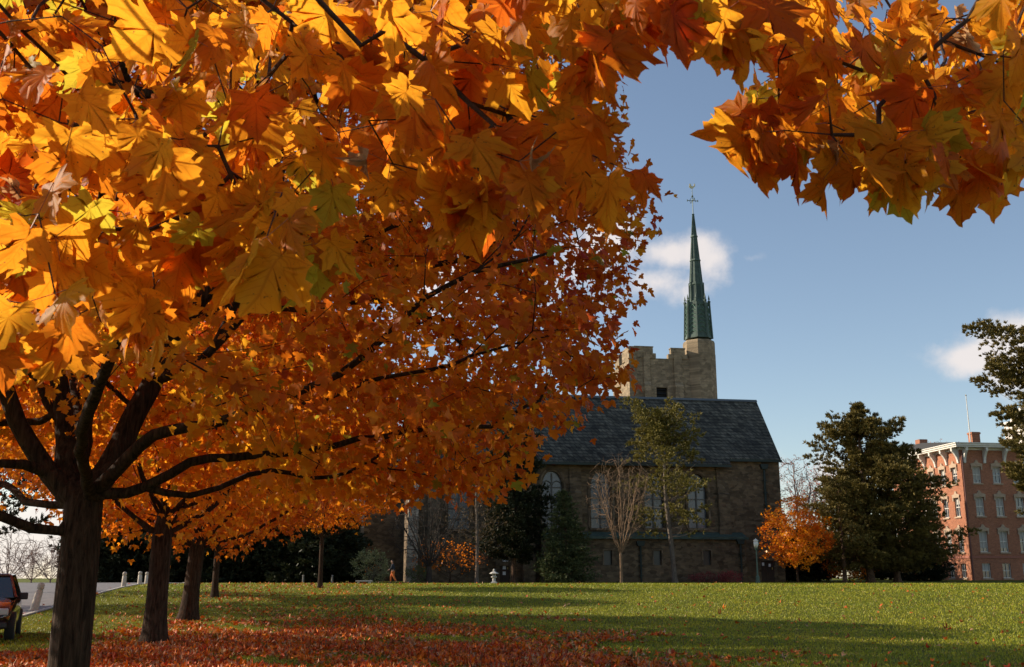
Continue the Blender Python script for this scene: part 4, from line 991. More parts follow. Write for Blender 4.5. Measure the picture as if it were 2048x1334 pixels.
# ------------------------------------------------------------ brick building
TB = rad(8); cb0 = at(1945, 1160, 112); cb0.z = 1.0
f1 = Vector((math.cos(TB), math.sin(TB), 0)); f2 = Vector((-math.sin(TB), math.cos(TB), 0))
bld = empty('brick_building', cb0, TB, 'four storey red brick building with white bracketed cornice', 'building')
M_brick = masonry('red_brick', (.43, .15, .07), (.34, .112, .055), (.36, .22, .15), .26, .085, .012, .4, .25, var=.14, cell=(.85, 1.15))
M_white = simple('white_trim', (.68, .64, .57), .6, noise=.08, scale=3)
M_tan = simple('tan_stone_hood', (.42, .30, .2), .8, noise=.15, scale=5)
M_pane = simple('dark_window_glass', (.05, .06, .075), .08, spec=1.0)
M_blind = simple('window_blind', (.42, .40, .36), .8)
def BX(px, py): return loc_x(px, py, 0, cb0, f1, f2)
zc_ = BX(1930, 900)[1]
rows = [(BX(1948, 966)[1], BX(1948, 933)[1]), (BX(1955, 1032)[1], BX(1955, 994)[1]), (BX(1960, 1104)[1], BX(1960, 1062)[1]), (BX(1965, 1156)[1], BX(1965, 1127)[1])]
LR, LLf = 16.0, 15.0
rx = [1.75 + 2.35 * k for k in range(6)]; ly = [1.45 + 2.3 * k for k in range(6)]
hr = [[(x - .48, a), (x + .48, a), (x + .48, b), (x - .48, b)] for x in rx for a, b in rows]
m = MB(); facade(m, [(0, -1.5), (LR, -1.5), (LR, zc_), (0, zc_)], hr, 0, .3)
# left face: build in the plane then turn; x' = -y
hl = [[(-x - .5, a), (-x + .5, a), (-x + .5, b), (-x - .5, b)] for x in ly for a, b in rows]
t_ = MB(); facade(t_, [(-LLf, -1.5), (0, -1.5), (0, zc_), (-LLf, zc_)], hl, 0, .3)
m.add([(y, -x, z) for x, y, z in t_.v], t_.f)
m.add([(LR, 0, -1.5), (LR, LLf, -1.5), (LR, LLf, zc_), (LR, 0, zc_)], [(0, 1, 2, 3)]); m.add([(0, LLf, -1.5), (LR, LLf, -1.5), (LR, LLf, zc_), (0, LLf, zc_)], [(3, 2, 1, 0)])
m.add([(.5, .5, -1.4), (LR - .5, .5, -1.4), (LR - .5, .5, zc_ - .1), (.5, .5, zc_ - .1), (.5, LLf - .5, -1.4), (.5, LLf - .5, zc_ - .1)], [(0, 1, 2, 3), (4, 0, 3, 5)])
m.build('wall', M_brick, bld)
def win(c, a, b, left, arched, seed):
    hw = .5 if left else .48
    def tr(x, y, z): return (y, -x, z) if left else (x, y, z)
    cc = -c if left else c
    m = MB(); w_ = .07
    m.box(cc - hw, cc - hw + w_, .12, .2, a, b); m.box(cc + hw - w_, cc + hw, .12, .2, a, b); m.box(cc - hw + w_, cc + hw - w_, .121, .199, b - w_, b); m.box(cc - hw + w_, cc + hw - w_, .121, .199, a, a + w_)
    m.box(cc - hw + w_, cc + hw - w_, .11, .19, (a + b) / 2 - .04, (a + b) / 2 + .04); m.box(cc - .02, cc + .02, .13, .18, a + w_, b - w_)
    m.v = [tr(*q) for q in m.v]; g = m.build('window', M_white, bld)
    m = MB(); m.box(cc - hw, cc + hw, .205, .22, a, b); m.v = [tr(*q) for q in m.v]; m.build('pane', M_pane, g)
    fr = random.Random(seed).choice([0, .35, .5, .8])
    if fr: m = MB(); m.box(cc - hw + w_, cc + hw - w_, .188, .203, b - (b - a) * fr, b - w_); m.v = [tr(*q) for q in m.v]; m.build('blind', M_blind, g)
    m = MB(); m.box(cc - hw - .12, cc + hw + .12, -.12, .12, a - .16, a - .003); m.v = [tr(*q) for q in m.v]; m.build('sill', M_tan, g)
    if arched:
        m = MB(); m.prism([(cc - hw - .16, b + .003), (cc + hw + .16, b + .003), (cc + hw + .22, b + .3), (cc + hw * .5, b + .42), (cc + .1, b + .68), (cc, b + .72), (cc - .1, b + .68), (cc - hw * .5, b + .42), (cc - hw - .22, b + .3)], 'y', -.14, .04)
        for s_ in (-1, 1): m.box(cc + s_ * (hw + .1) - .08, cc + s_ * (hw + .1) + .08, -.12, .04, b - .35, b)
        m.v = [tr(*q) for q in m.v]; m.build('hood', M_tan, g)
k_ = 0
for i, (a, b) in enumerate(rows):
    for x in rx: win(x, a, b, False, i < 3, k_); k_ += 1
    for y in ly: win(y, a, b, True, i < 3, k_ * 3); k_ += 1
m = MB(); zs1 = rows[3][1] + .55; m.box(-.06, LR, -.07, -.003, zs1, zs1 + .25); m.box(-.07, -.003, -.003, LLf, zs1, zs1 + .25); m.build('belt_course', simple('belt_stone', (.34, .13, .085), .9, noise=.1), bld)
m = MB(); m.box(-.95, LR, -.95, LLf, zc_ + .42, zc_ + .62); m.box(-.85, LR, -.85, LLf, zc_ + .25, zc_ + .417); m.box(-.14, LR, -.14, LLf, zc_ + .003, zc_ + .247); m.box(-1.05, LR, -1.05, LLf, zc_ + .623, zc_ + .72)
m.build('cornice', M_white, bld)
def bracket(c, left):
    pr = [(-.003, -1.45), (-.16, -1.4), (-.2, -1.1), (-.3, -.75), (-.55, -.35), (-.78, -.1), (-.8, .24), (-.143, .24), (-.143, .01), (-.003, .0)]
    m = MB(); m.prism([(a, zc_ + b) for a, b in pr], 'x', c - .13, c + .13)
    if left: m.v = [(y, -x, z) for x, y, z in m.v]
    m.build('bracket', M_white, bld)
for k in range(7): bracket(.42 + 2.35 * k, False); bracket(-(.35 + 2.3 * k) , True)
m = MB(); m.prism([(-.9, zc_ + .723), (LLf, zc_ + .723), (LLf * .6, zc_ + 1.5), (LLf * .4, zc_ + 1.5)], 'x', -.9, LR); m.build('roof', simple('dark_roof', (.03, .03, .034), .8), bld)
xc1, zc1 = BX(1958, 868); m = MB(); xx_ = 3.1; m.box(xx_ - .05, xx_ + .9, 2.2, 3.0, zc_ + .7, zc_ + 2.35); m.box(xx_ - .12, xx_ + .97, 2.13, 3.07, zc_ + 2.1, zc_ + 2.3); m.build('chimney', M_brick, bld)
m = MB(); m.box(.8, 1.8, 9.4, 10.4, zc_ + .7, zc_ + 2.4); m.build('chimney', M_brick, bld)
for k in range(2):
    x_ = .3 if k == 0 else 5.3
m = MB(); m.tube([(.12, -.1, -1), (.12, -.1, zc_ - .2)], .07, 6); m.build('downpipe', simple('brown_pipe', (.16, .06, .045), .6), bld)
fpx = at(1945, 880, 114)
fp = empty('flagpole', Vector((fpx.x, 114.5, cb0.z + zc_ + .9)), 0, 'thin white flagpole on the roof of the brick building', 'flagpole')
zt_ = at(1942, 792, 114.5).z - fp.location.z
m = MB(); m.tube([(0, 0, -.3), (0, 0, zt_)], [.07, .04], 8); m.build('pole', M_white, fp); m = MB(); m.lathe([(.01, -.1), (.11, 0), (.01, .1)], 8, (0, 0, zt_ + .08)); m.build('finial', simple('gold_ball', (.6, .5, .3), .4, .5), fp)
m = MB(); m.lathe([(.22, -.35), (.2, .1), (.1, .3)], 8); m.build('pole_base', M_dark, fp)
# white cupola of a building further back
cp = at(2078, 880, 132); cup = empty('cupola', Vector((cp.x, 132, 1.0)), TB, 'white cupola of a building behind the right hand pine', 'building')
zc2 = at(2050, 882, 132).z - 1; zt2 = at(2050, 838, 132).z - 1
m = MB(); m.box(-6, 8, -2, 8, -2, zc2 - 1); m.build('wall', M_brick, cup)
m = MB(); m.box(-2, 2.2, 0, 4, zc2 - 1, zt2 - .4); m.box(-2.3, 2.5, -.3, 4.3, zt2 - .397, zt2); m.build('lantern_stage', M_white, cup)
m = MB(); m.lathe([(2.1, zt2), (1.9, zt2 + .8), (1.1, zt2 + 1.7), (.1, zt2 + 2.2), (.05, zt2 + 3)], 12, (.1, 2, 0)); m.build('dome', M_white, cup)
for s_ in (-1, 1):
    m = MB(); m.box(s_ * .9 - .35, s_ * .9 + .35, -.05, -.003, zc2 - .4, zt2 - 1); m.build('window', M_pane, cup)

# ------------------------------------------------------------ conifers
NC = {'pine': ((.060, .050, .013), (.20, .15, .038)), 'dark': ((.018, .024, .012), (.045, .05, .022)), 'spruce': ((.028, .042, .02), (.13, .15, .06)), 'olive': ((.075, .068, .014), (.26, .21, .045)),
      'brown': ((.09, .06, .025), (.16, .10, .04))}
def tufts(P_, D_, rng, nb, ln, wd, c1, c2, tone, spread=.9):
    """needle bunches: nb thin blades fanned around direction D_"""
    n = len(P_); P2 = np.repeat(P_, nb, 0); D2 = nrm(np.repeat(D_, nb, 0) + rng.normal(0, spread * .5, (n * nb, 3)))
    L_ = ln * rng.uniform(.6, 1.15, n * nb)[:, None]; S_ = nrm(np.cross(D2, rng.normal(size=(n * nb, 3)))) * wd
    V = np.stack([P2 - S_ * .6, P2 + S_ * .6, P2 + D2 * L_ * .6 + S_, P2 + D2 * L_, P2 + D2 * L_ * .6 - S_], 1).reshape(-1, 3)
    b = np.arange(n * nb)[:, None] * 5
    F_ = b + np.array([[0, 1, 2, 3, 4]])
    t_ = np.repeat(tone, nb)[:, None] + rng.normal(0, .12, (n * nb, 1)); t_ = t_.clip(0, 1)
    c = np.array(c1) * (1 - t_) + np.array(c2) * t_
    return V, F_, np.repeat(c, 5, 0)
def conifer(pos, H, seed, prof, label, group=None, col='pine', nbr=90, rb=.22, z0=.12, droop=0.0, tuft=(8, .38, .035), side=.42, dens=1.0, name='pine_tree', bark=None, lean=(0, 0), clump=None, cat='tree', whorl=0, trunk_z=.98):
    rng = np.random.default_rng(seed); root = empty(name, pos, 0, label, cat, group); o = np.array(pos)
    sk = Skel(o); hh = [.0, .25, .5, .75, trunk_z]
    sk.path(0, [o + (lean[0] * h + .08 * math.sin(9 * h + seed), lean[1] * h, H * h) for h in hh[1:]], .35)
    tr = list(range(len(sk.P))); TP = []; TD = []; TT = []
    zs = np.array([sk.P[i][2] - o[2] for i in tr]) / H
    for k in range(nbr):
        h = z0 + (1 - z0) * ((k + .5) / nbr) ** .9; h = min(h, .985)
        if whorl and h < .93: h = z0 + (1 - z0) * (math.floor((h - z0) / (1 - z0) * whorl) + .5 + .12 * math.sin(k * 1.7)) / whorl
        i = tr[int(np.argmin(abs(zs - h)))]
        az = k * 2.39996 + rng.uniform(-.35, .35)
        R_ = prof(h, az) * (rng.uniform(.6, 1.12) if whorl else rng.uniform(.72, 1.08))
        if R_ < .15: continue
        ris = (.15 + .75 * h ** 2) if not droop else (-droop + .9 * h ** 2.2)
        d = np.array((math.cos(az), math.sin(az), ris)); b0 = sk.P[i]
        end = b0 + d * R_ * np.array((1, 1, 1)) + (0, 0, .1 * R_)
        a = sk.path(i, [b0 + d * R_ * .5 + (0, 0, -.06 * R_), end], max(.3, R_ / 8), .02, rng, 1)
        ch = [];q = a
        while q != i: ch.append(q); q = sk.par[q]
        ch = ch[::-1]
        for j, q in enumerate(ch):
            u = (j + 1) / len(ch)
            if u < (.5 if whorl else .3) and h < .8 and R_ > 1: continue
            m_ = int((3 + 4 * side * R_) * dens) + 1
            pq = sk.P[q]
            for s_ in range(m_):
                ang = rng.uniform(0, 2 * math.pi); ll = rng.uniform(.1, 1) * side * R_ * (.35 + .65 * (1 - abs(u - .55))) if R_ > .8 else rng.uniform(.05, .35)
                dd = np.array((math.cos(ang), math.sin(ang), (rng.uniform(-.05, .3) if whorl else rng.uniform(-.15, .35)) - droop * .4))
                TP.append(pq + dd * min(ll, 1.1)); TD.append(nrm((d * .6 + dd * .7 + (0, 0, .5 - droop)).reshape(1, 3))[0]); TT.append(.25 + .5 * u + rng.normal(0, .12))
    TP.append(sk.P[tr[-1]] + (0, 0, .1)); TD.append(np.array((0, 0, 1.))); TT.append(.6)
    TP = np.array(TP); TD = np.array(TD); TT = np.array(TT)
    if clump is not None:
        k = clump(TP - o, rng); TP, TD, TT = TP[k], TD[k], TT[k]
    sk.radii(rb, .012); wood(root, sk, bark or M_pbark, bark or M_pbark, 4, big=8)
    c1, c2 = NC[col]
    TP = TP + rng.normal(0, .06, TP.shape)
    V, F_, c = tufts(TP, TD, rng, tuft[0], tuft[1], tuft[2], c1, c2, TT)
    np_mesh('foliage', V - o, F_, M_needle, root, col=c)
    return root
def pro(pts):
    hs_, rs_ = zip(*pts)
    return lambda h, az: float(np.interp(h, hs_, rs_))
def copy_tree(root, loc, rz, scale, label, group=None):
    c = root.copy(); C.objects.link(c); c.location = loc; c.rotation_euler = (0, 0, rz); c.scale = scale; c['label'] = label
    if group: c['group'] = group
    for ch in [q for q in bpy.data.objects if q.parent == root]:
        d = ch.copy(); C.objects.link(d); d.parent = c
    return c
def top_h(px, py, Y, g): return at(px, py, Y).z - g.z
# the big pair of pines at the right
PG = 'big dark pines on the right of the lawn'
g = gp(1742, 94); H_ = top_h(1745, 808, 94, g)
rag = lambda base, seed: (lambda h, az: base(h, az) * (1 + .22 * math.sin(az * 3 + seed + h * 9) + .12 * math.sin(az * 7 + h * 23)))
conifer(g, H_, 3, rag(pro([(.04, 3.6), (.2, 4.6), (.4, 4.4), (.55, 3.4), (.62, 2.7), (.72, 3.9), (.78, 2.5), (.83, 1.6), (.88, 1.2), (.92, .6), (.95, .3), (1, .1)]), 1), 'tall dark pine with a ragged pointed top left of the brick building', PG, nbr=150, rb=.32, z0=.05, tuft=(12, .34, .036), dens=1.8, whorl=17, side=.3)
g = gp(1795, 95); H_ = top_h(1800, 905, 95, g)
conifer(g, H_, 4, rag(pro([(.05, 4.4), (.3, 5.0), (.5, 4.6), (.75, 3.3), (1, .8)]), 2), 'lower broad pine hiding the left end of the brick building', PG, nbr=120, rb=.28, z0=.05, tuft=(11, .36, .038), dens=1.8, whorl=13, side=.32)
g = gp(1690, 92); H_ = top_h(1690, 965, 92, g)
conifer(g, H_, 5, rag(pro([(.05, 2.2), (.3, 2.6), (.6, 2.2), (.85, 1.4), (1, .4)]), 3), 'brownish green small pine at the left foot of the tall dark pine', PG, nbr=70, rb=.16, z0=.08, tuft=(9, .32, .032), dens=1.1, whorl=12, side=.4)
# the pine at the right edge, trunk out of the frame
g = gp(2135, 82); H_ = top_h(2060, 690, 82, g)
def cl_r(Q, rng):
    h = Q[:, 2] / H_; az = np.arctan2(Q[:, 1], Q[:, 0]); band = np.sin(h * 26 + az * 1.5)
    return (band > -.35) | (rng.random(len(Q)) < .25)
conifer(g, H_, 6, rag(pro([(.2, 2.2), (.3, 3.2), (.55, 4.0), (.68, 4.1), (.78, 4.4), (.9, 4.2), (1, 2)]), 5), 'tall open pine at the right edge partly hiding the brick building', None, nbr=85, rb=.3, z0=.22, tuft=(14, .34, .038), dens=2.7, clump=cl_r, whorl=15, side=.26)
# pine with bare leaning trunk in front of the chapel
g = gp(1350, 91); H_ = top_h(1325, 842, 91, g)
def cl_c(Q, rng):
    h = Q[:, 2] / H_; keep = (h > .78) | (np.sin(h * 34) + .9 * np.sin(np.arctan2(Q[:, 1], Q[:, 0]) * 2 + h * 8) > -.1)
    return keep & (rng.random(len(Q)) < .9)
conifer(g, H_, 7, rag(pro([(.2, 2.0), (.4, 3.4), (.55, 3.9), (.66, 3.2), (.74, 3.2), (.8, 2.8), (.9, 2.9), (.95, 2.2), (1, 1.0)]), 8), 'pine with long bare trunk and tufted crown in front of the chapel roof', None, col='olive', nbr=100, rb=.2, z0=.24, tuft=(12, .3, .028), dens=1.1, whorl=13, side=.32, lean=(-.9, 0), clump=cl_c, bark=M_greybark)
# blue green spruce
g = gp(1131, 88); H_ = top_h(1133, 985, 88, g)
conifer(g, H_, 9, pro([(.02, 2.35), (.15, 2.45), (.35, 2.05), (.6, 1.35), (.85, .55), (1, .1)]), 'dense conical blue green spruce in front of a chapel window', None, col='spruce', nbr=150, rb=.14, z0=.03, droop=.12, tuft=(9, .2, .03), side=.5, dens=1.7, name='spruce_tree')
# very dark pine left of the spruce, and the thin half bare one
g = gp(1028, 90); H_ = top_h(1040, 865, 90, g)
conifer(g, H_, 10, rag(pro([(.1, 2.0), (.35, 2.8), (.5, 2.7), (.6, 1.9), (.75, 2.5), (.9, 1.8), (1, .8)]), 4), 'nearly black pine beside the spruce, its crown reaching the chapel eave', None, col='dark', nbr=80, rb=.2, z0=.12, tuft=(11, .36, .04), dens=1.6)
g = gp(953, 86); H_ = top_h(955, 930, 86, g)
conifer(g, H_, 11, rag(pro([(.3, 2.0), (.5, 2.4), (.8, 1.8), (1, .6)]), 6), 'thin pine with sparse brown needles left of the stone lantern', None, col='brown', nbr=70, rb=.13, z0=.25, tuft=(3, .25, .014), dens=.5, bark=M_greybark)
# dark evergreens at the left
DG = 'dark evergreens behind the maples'
g = gp(560, 88)
e0 = conifer(g, 8.2, 12, rag(pro([(.02, 2.6), (.3, 2.9), (.6, 2.3), (.85, 1.3), (1, .3)]), 2), 'dark rounded evergreen, fourth from the right of the dark clump', DG, col='dark', nbr=110, rb=.16, z0=.03, tuft=(8, .4, .06), side=.55, dens=1.1, droop=.1, name='evergreen_tree')
for i, (px, Y_, s_, lab) in enumerate([(668, 90, .8, 'rightmost and lowest of the dark evergreens, next to the pale green shrub'), (620, 86, .95, 'dark evergreen, second from the right of the dark clump'), (592, 95, 1.2, 'tall dark evergreen set back, third from the right of the dark clump'),
                                 (500, 90, 1.1, 'dark evergreen in the middle of the clump right of the thinnest maple'), (455, 94, 1.25, 'dark evergreen directly right of the thinnest maple trunk'), (405, 90, 1.15, 'dark evergreen between the thinnest maple and the third maple'),
                                 (352, 93, 1.3, 'dark evergreen seen between the second and third maple trunks'), (300, 98, 1.35, 'dark evergreen behind the second maple trunk'), (250, 93, 1.15, 'dark evergreen between the two nearest maple trunks'), (210, 100, 1.2, 'leftmost dark evergreen, just right of the nearest maple trunk')]):
    copy_tree(e0, gp(px, Y_), i * 1.3 + .4, (s_ * 1.12, s_ * 1.12, s_), lab, DG)
copy_tree(e0, gp(700, 108), 2.2, (.9, .9, .9), 'dark evergreen beside the set back wing of the chapel', DG)
# conifer beyond the road, a low branch against the pale sky
g = gp(-40, 60)
conifer(g, 9.5, 14, pro([(.2, 3.2), (.4, 4.0), (.7, 3.0), (1, .5)]), 'dark spruce beyond the road at the left edge, its branches against the pale sky', None, col='dark', nbr=44, rb=.2, z0=.3, tuft=(10, .3, .035), dens=.9, whorl=9, side=.3, name='spruce_tree')
# dark conifers behind the chapel's right end
g = gp(1625, 103)
e1_ = copy_tree(e0, g, 1.9, (.95, .95, .62), 'low dark evergreen behind the small orange tree', None); del e1_['group']
e2_ = copy_tree(e0, gp(1850, 104), .9, (.7, .7, .5), 'low dark yew at the left foot of the brick building', None); del e2_['group']
e4_ = copy_tree(e0, gp(1765, 118), .3, (1.0, 1.0, .55), 'low dark evergreen glimpsed between the trunks of the big pines', None); del e4_['group']
e3_ = copy_tree(e0, gp(1590, 106), .9, (.8, .8, .5), 'low dark yew in the shade right of the chapel door', None); del e3_['group']

# ------------------------------------------------------------ bare trees
def bare(pos, H, R, seed, n, label, group=None, rb=.12, rt=.010, fork=.18, col=None, shape=.9, lift=.8, limbs_=8, name='bare_tree', leafy=0, lean=0, wob=.02, sag=-.12):
    rng = np.random.default_rng(seed); root = empty(name, pos, 0, label, 'tree', group); o = np.array(pos)
    sk = Skel(o); f_ = sk.path(0, [o + (lean, 0, H * fork)], .3); t_ = sk.path(f_, [o + (lean + .1, 0, H * .6), o + (lean, .1, H * .95)], .35, .03, rng, 1)
    for i in range(limbs_):
        az = i * 2.4 + .3; rr = R * rng.uniform(.55, .9); st = f_
        sk.path(st, [sk.P[st] + (rr * .35 * math.cos(az), rr * .35 * math.sin(az), H * .2 * lift), sk.P[st] + (rr * .8 * math.cos(az), rr * .8 * math.sin(az), H * .55 * lift), sk.P[st] + (rr * math.cos(az), rr * math.sin(az), H * .72 * lift)], .35, .03, rng, 1)
    T = []
    while len(T) < n:
        q = rng.uniform(-1, 1, 3); z = q[2] * .5 + .5; pr_ = math.sin(math.pi * min(1, z ** shape)) ** .6 * .95 + .05
        if math.hypot(q[0], q[1]) > pr_: continue
        T.append(o + (q[0] * R + lean, q[1] * R, H * (fork * 1.15 + (1.0 - fork) * z)))
    tips = sk.grow(np.array(T), .3, rng, wob, minnode=2, angw=1.9, sag=sag); sk.radii(rb, rt); wood(root, sk, col or M_greybark, col or M_greybark, 4, flare=.3, big=8)
    if leafy:
        tp = np.repeat(np.array([sk.P[i] for i in tips]), leafy, 0); tp = tp[rng.random(len(tp)) < .5]; m_ = len(tp); P_ = tp + rng.normal(0, .12, (m_, 3))
        v, f, c, u = leaves(TPL_L, P_, rng.normal(0, .5, (m_, 3)) + (0, 0, -.7), rng.normal(size=(m_, 3)), .12 * rng.uniform(.7, 1.2, m_), palette(rng, m_, {'red': 2, 'deep': 2, 'brown': 2}), rng)
        np_mesh('leaves', v - o, f, M_leaf, root, col=c)
    return root
M_warmbark = barkmat('young_bark', (.16, .10, .06), (.36, .23, .14), 20, 3)
M_pinktwig = barkmat('pinkish_twigs', (.2, .13, .11), (.34, .24, .2), 10, 6, .3)
M_darkbark = barkmat('dark_bark', (.03, .024, .02), (.08, .062, .05), 16, 3)
g = gp(1243, 83); bare(g, top_h(1250, 908, 83, g), 2.8, 41, 1000, 'young leafless tree with slender upright branches in front of the chapel', None, rb=.105, rt=.009, fork=.22, limbs_=14, col=M_warmbark, shape=1.15)
g = gp(858, 85); bare(g, top_h(880, 955, 85, g), 3.9, 42, 1000, 'spreading leafless tree with several dark stems beside the lit corner of the chapel', None, rb=.2, rt=.010, fork=.14, col=M_darkbark, shape=.8, limbs_=9)
BG_ = 'leafless trees behind the small orange tree'
g = gp(1600, 118); b1 = bare(g, top_h(1590, 915, 118, g), 4.4, 43, 1300, 'pale leafless tree close to the right end of the chapel', BG_, rb=.18, rt=.018, fork=.2, col=M_pinktwig, leafy=2)
copy_tree(b1, gp(1660, 121), 2.1, (.95, .95, .96), 'pale leafless tree between the chapel and the tall dark pine', BG_)
copy_tree(b1, gp(1880, 150), 1.0, (1.3, 1.3, 1.42), 'leafless tree top showing above the roof of the brick building, left one', 'leafless trees behind the brick building')
copy_tree(b1, gp(1915, 152), 2.6, (1.3, 1.3, 1.45), 'leafless tree top showing above the roof of the brick building, right one', 'leafless trees behind the brick building')
FG = 'bare bushes beyond the road'
g = gp(62, 86); b2 = bare(g, 3.6, 2.6, 44, 800, 'bare brown bush beyond the road, left of the two', FG, wob=.03, sag=0, rb=.05, rt=.009, fork=.06, shape=.7, col=M_pinktwig, name='bare_bush'); b2['category'] = 'bush'
copy_tree(b2, gp(100, 84), 1.7, (.9, .9, 1.05), 'bare brown bush beyond the road, right behind the nearest maple trunk', FG)
copy_tree(b2, gp(15, 90), 2.9, (1.2, 1.2, 1.3), 'bare brown bush beyond the road, at the very left edge', FG)
# small orange maple by the chapel door
g = gp(1596, 90)
maple_generic(g, top_h(1596, 1000, 90, g), 3.1, 51, 330, 17, .17, ['yellow', 'yellow', 'gold', 'orange', 'orange'], 'small bright orange maple right of the chapel door', None, zlow=1.35, rb=.085, name='small_maple_tree', zf=1.5, tips_hi=.2, spread=.2, kr=.5)
# low autumn sapling and bushes under the pines
g = gp(1700, 99); maple_generic(g, 3.6, 2.6, 52, 160, 12, .17, ['yellow', 'gold', 'orange', 'orange', 'brown'], 'low yellow orange sapling under the dark pines', None, zlow=.3, rb=.05, name='sapling', zf=.4)
g = gp(900, 87); maple_generic(g, 3.4, 3.0, 53, 150, 4, .14, ['gold', 'orange', 'orange', 'brown'], 'small sparse orange tree between the bare tree and the thin pine', None, zlow=1.0, rb=.05, name='sapling', zf=.8)
g = gp(705, 92); maple_generic(g, 3.4, 1.6, 54, 100, 9, .15, ['yellow', 'gold', 'orange', 'orange', 'deep'], 'small golden sapling behind the pale green shrub', None, zlow=.6, rb=.04, name='sapling', zf=.6)
# shrubs
def shrub(pos, R, H, seed, n, cols, label, cat='shrub', group=None, name='shrub', ls=.11):
    rng = np.random.default_rng(seed); root = empty(name, pos, 0, label, cat, group); o = np.array(pos); sk = Skel(o)
    for i in range(7):
        az = i * .9; sk.path(0, [o + (R * .3 * math.cos(az), R * .3 * math.sin(az), H * .4), o + (R * .5 * math.cos(az), R * .5 * math.sin(az), H * .7)], .2, .01, rng, 1)
    T = []
    while len(T) < n:
        q = rng.uniform(-1, 1, 3)
        if np.linalg.norm(q) > 1 or np.linalg.norm(q) < .55: continue
        T.append(o + (q[0] * R * (1 + .15 * math.sin(q[2] * 9)), q[1] * R, H * (.5 + .5 * q[2])))
    tips = sk.grow(np.array(T), .15, rng, .01); sk.radii(.04, .006)
    V, Q = sk.tubes(4); np_mesh('stems', V - o, Q, M_greybark, root)
    tp = np.repeat(np.array([sk.P[i] for i in tips]), 12, 0); m_ = len(tp); P_ = tp + rng.normal(0, .12, (m_, 3)); P_[:, 2] = np.maximum(P_[:, 2], o[2])
    tt = rng.random((m_, 1)); c = np.array(cols[0]) * (1 - tt) + np.array(cols[1]) * tt
    T_ = nrm(P_ - (o + (0, 0, H * .3))) + rng.normal(0, .5, (m_, 3)); tp_ = (np.array([(0, 0), (.3, .5), (0, 1), (-.3, .5)]), np.array([(0, 1, 2), (0, 2, 3)]))
    v, f, c, u = leaves(tp_, P_, T_, rng.normal(size=(m_, 3)), ls * rng.uniform(.6, 1.2, m_), c, rng)
    np_mesh('foliage', v - o, f, M_shrub, root, col=c); return root
shrub(gp(742, 83), 1.45, 2.6, 61, 170, ((.14, .16, .06), (.34, .33, .16)), 'rounded pale green shrub left of the walking person', ls=.16)
shrub(gp(835, 88), .9, 1.4, 62, 80, ((.08, .10, .03), (.17, .18, .06)), 'small green shrub at the foot of the spreading bare tree', ls=.14)
shrub(gp(1425, 95), 2.0, .8, 63, 150, ((.26, .035, .04), (.36, .09, .08)), 'low bed of red flowers against the chapel wall, the longer one', 'flowers', 'red flower beds by the chapel', 'flower_bed', .12)
shrub(gp(1462, 93.5), 1.0, .85, 64, 100, ((.30, .03, .045), (.40, .10, .09)), 'low bed of red flowers against the chapel wall, the shorter one on the right', 'flowers', 'red flower beds by the chapel', 'flower_bed', .12)

# ------------------------------------------------------------ street lamp, stone lantern, bench, bollards
g = gp(1516, 84); Hl = top_h(1516, 1077, 84, g)
lp = empty('street_lamp', g, 0, 'green post lamp with white acorn lantern in front of the chapel', 'street lamp'); M_lg = simple('lamp_green', (.06, .10, .07), .5)
m = MB(); m.lathe([(.2, 0), (.2, .12), (.15, .16), (.14, .5), (.09, .6)], 12); m.build('base', M_lg, lp)
m = MB(); m.lathe([(.075, .55), (.05, Hl - .95), (.07, Hl - .9), (.12, Hl - .78), (.12, Hl - .72)], 12); m.build('post', M_lg, lp)
m = MB(); m.lathe([(.11, Hl - .72), (.19, Hl - .5), (.2, Hl - .35), (.15, Hl - .2)], 14); m.build('lamp_globe', simple('opal_glass', (.75, .74, .68), .4), lp, True)
m = MB(); m.lathe([(.21, Hl - .22), (.19, Hl - .15), (.08, Hl - .06), (.03, Hl - .04), (.02, Hl + .02)], 14); m.build('cap', M_white, lp, True)
g = gp(988, 80); sl_ = empty('stone_lantern', g, 0, 'pale stone garden lantern standing near the dark chapel door', 'stone lantern'); M_ls = simple('pale_granite', (.5, .47, .42), .9, noise=.15, scale=8, bump=.3)
m = MB(); m.lathe([(.27, -.05), (.27, .08), (.2, .14), (.13, .18), (.11, .38), (.14, .42)], 6); m.build('pedestal', M_ls, sl_)
m = MB(); m.lathe([(.15, .42), (.23, .47), (.23, .53), (.16, .54)], 6); m.build('platform', M_ls, sl_)
m = MB()
for k in range(4): a_ = math.pi / 4 + k * math.pi / 2; x_, y_ = .13 * math.cos(a_), .13 * math.sin(a_); m.box(x_ - .04, x_ + .04, y_ - .04, y_ + .04, .54, .72)
m.box(-.09, .09, -.09, .09, .541, .6); m.build('fire_box', M_ls, sl_)
m = MB(); m.lathe([(.34, .72), (.36, .76), (.22, .84), (.1, .9), (.07, .93), (.1, .98), (.07, 1.04), (.01, 1.1)], 6); m.build('roof', M_ls, sl_)
g = gp(728, 79); bn = empty('stone_bench', g, 0, 'low pale stone bench on the lawn in front of the pale green shrub', 'bench')
m = MB(); m.box(-.62, .62, -.2, .2, .16, .24); m.build('seat', M_ls, bn, bevel=.01)
for s_ in (-1, 1): m = MB(); m.box(s_ * .42 - .08, s_ * .42 + .08, -.16, .16, -.05, .159); m.build('leg', M_ls, bn)
M_bol = simple('bollard_concrete', (.52, .45, .36), .9, noise=.2, scale=12, bump=.3)
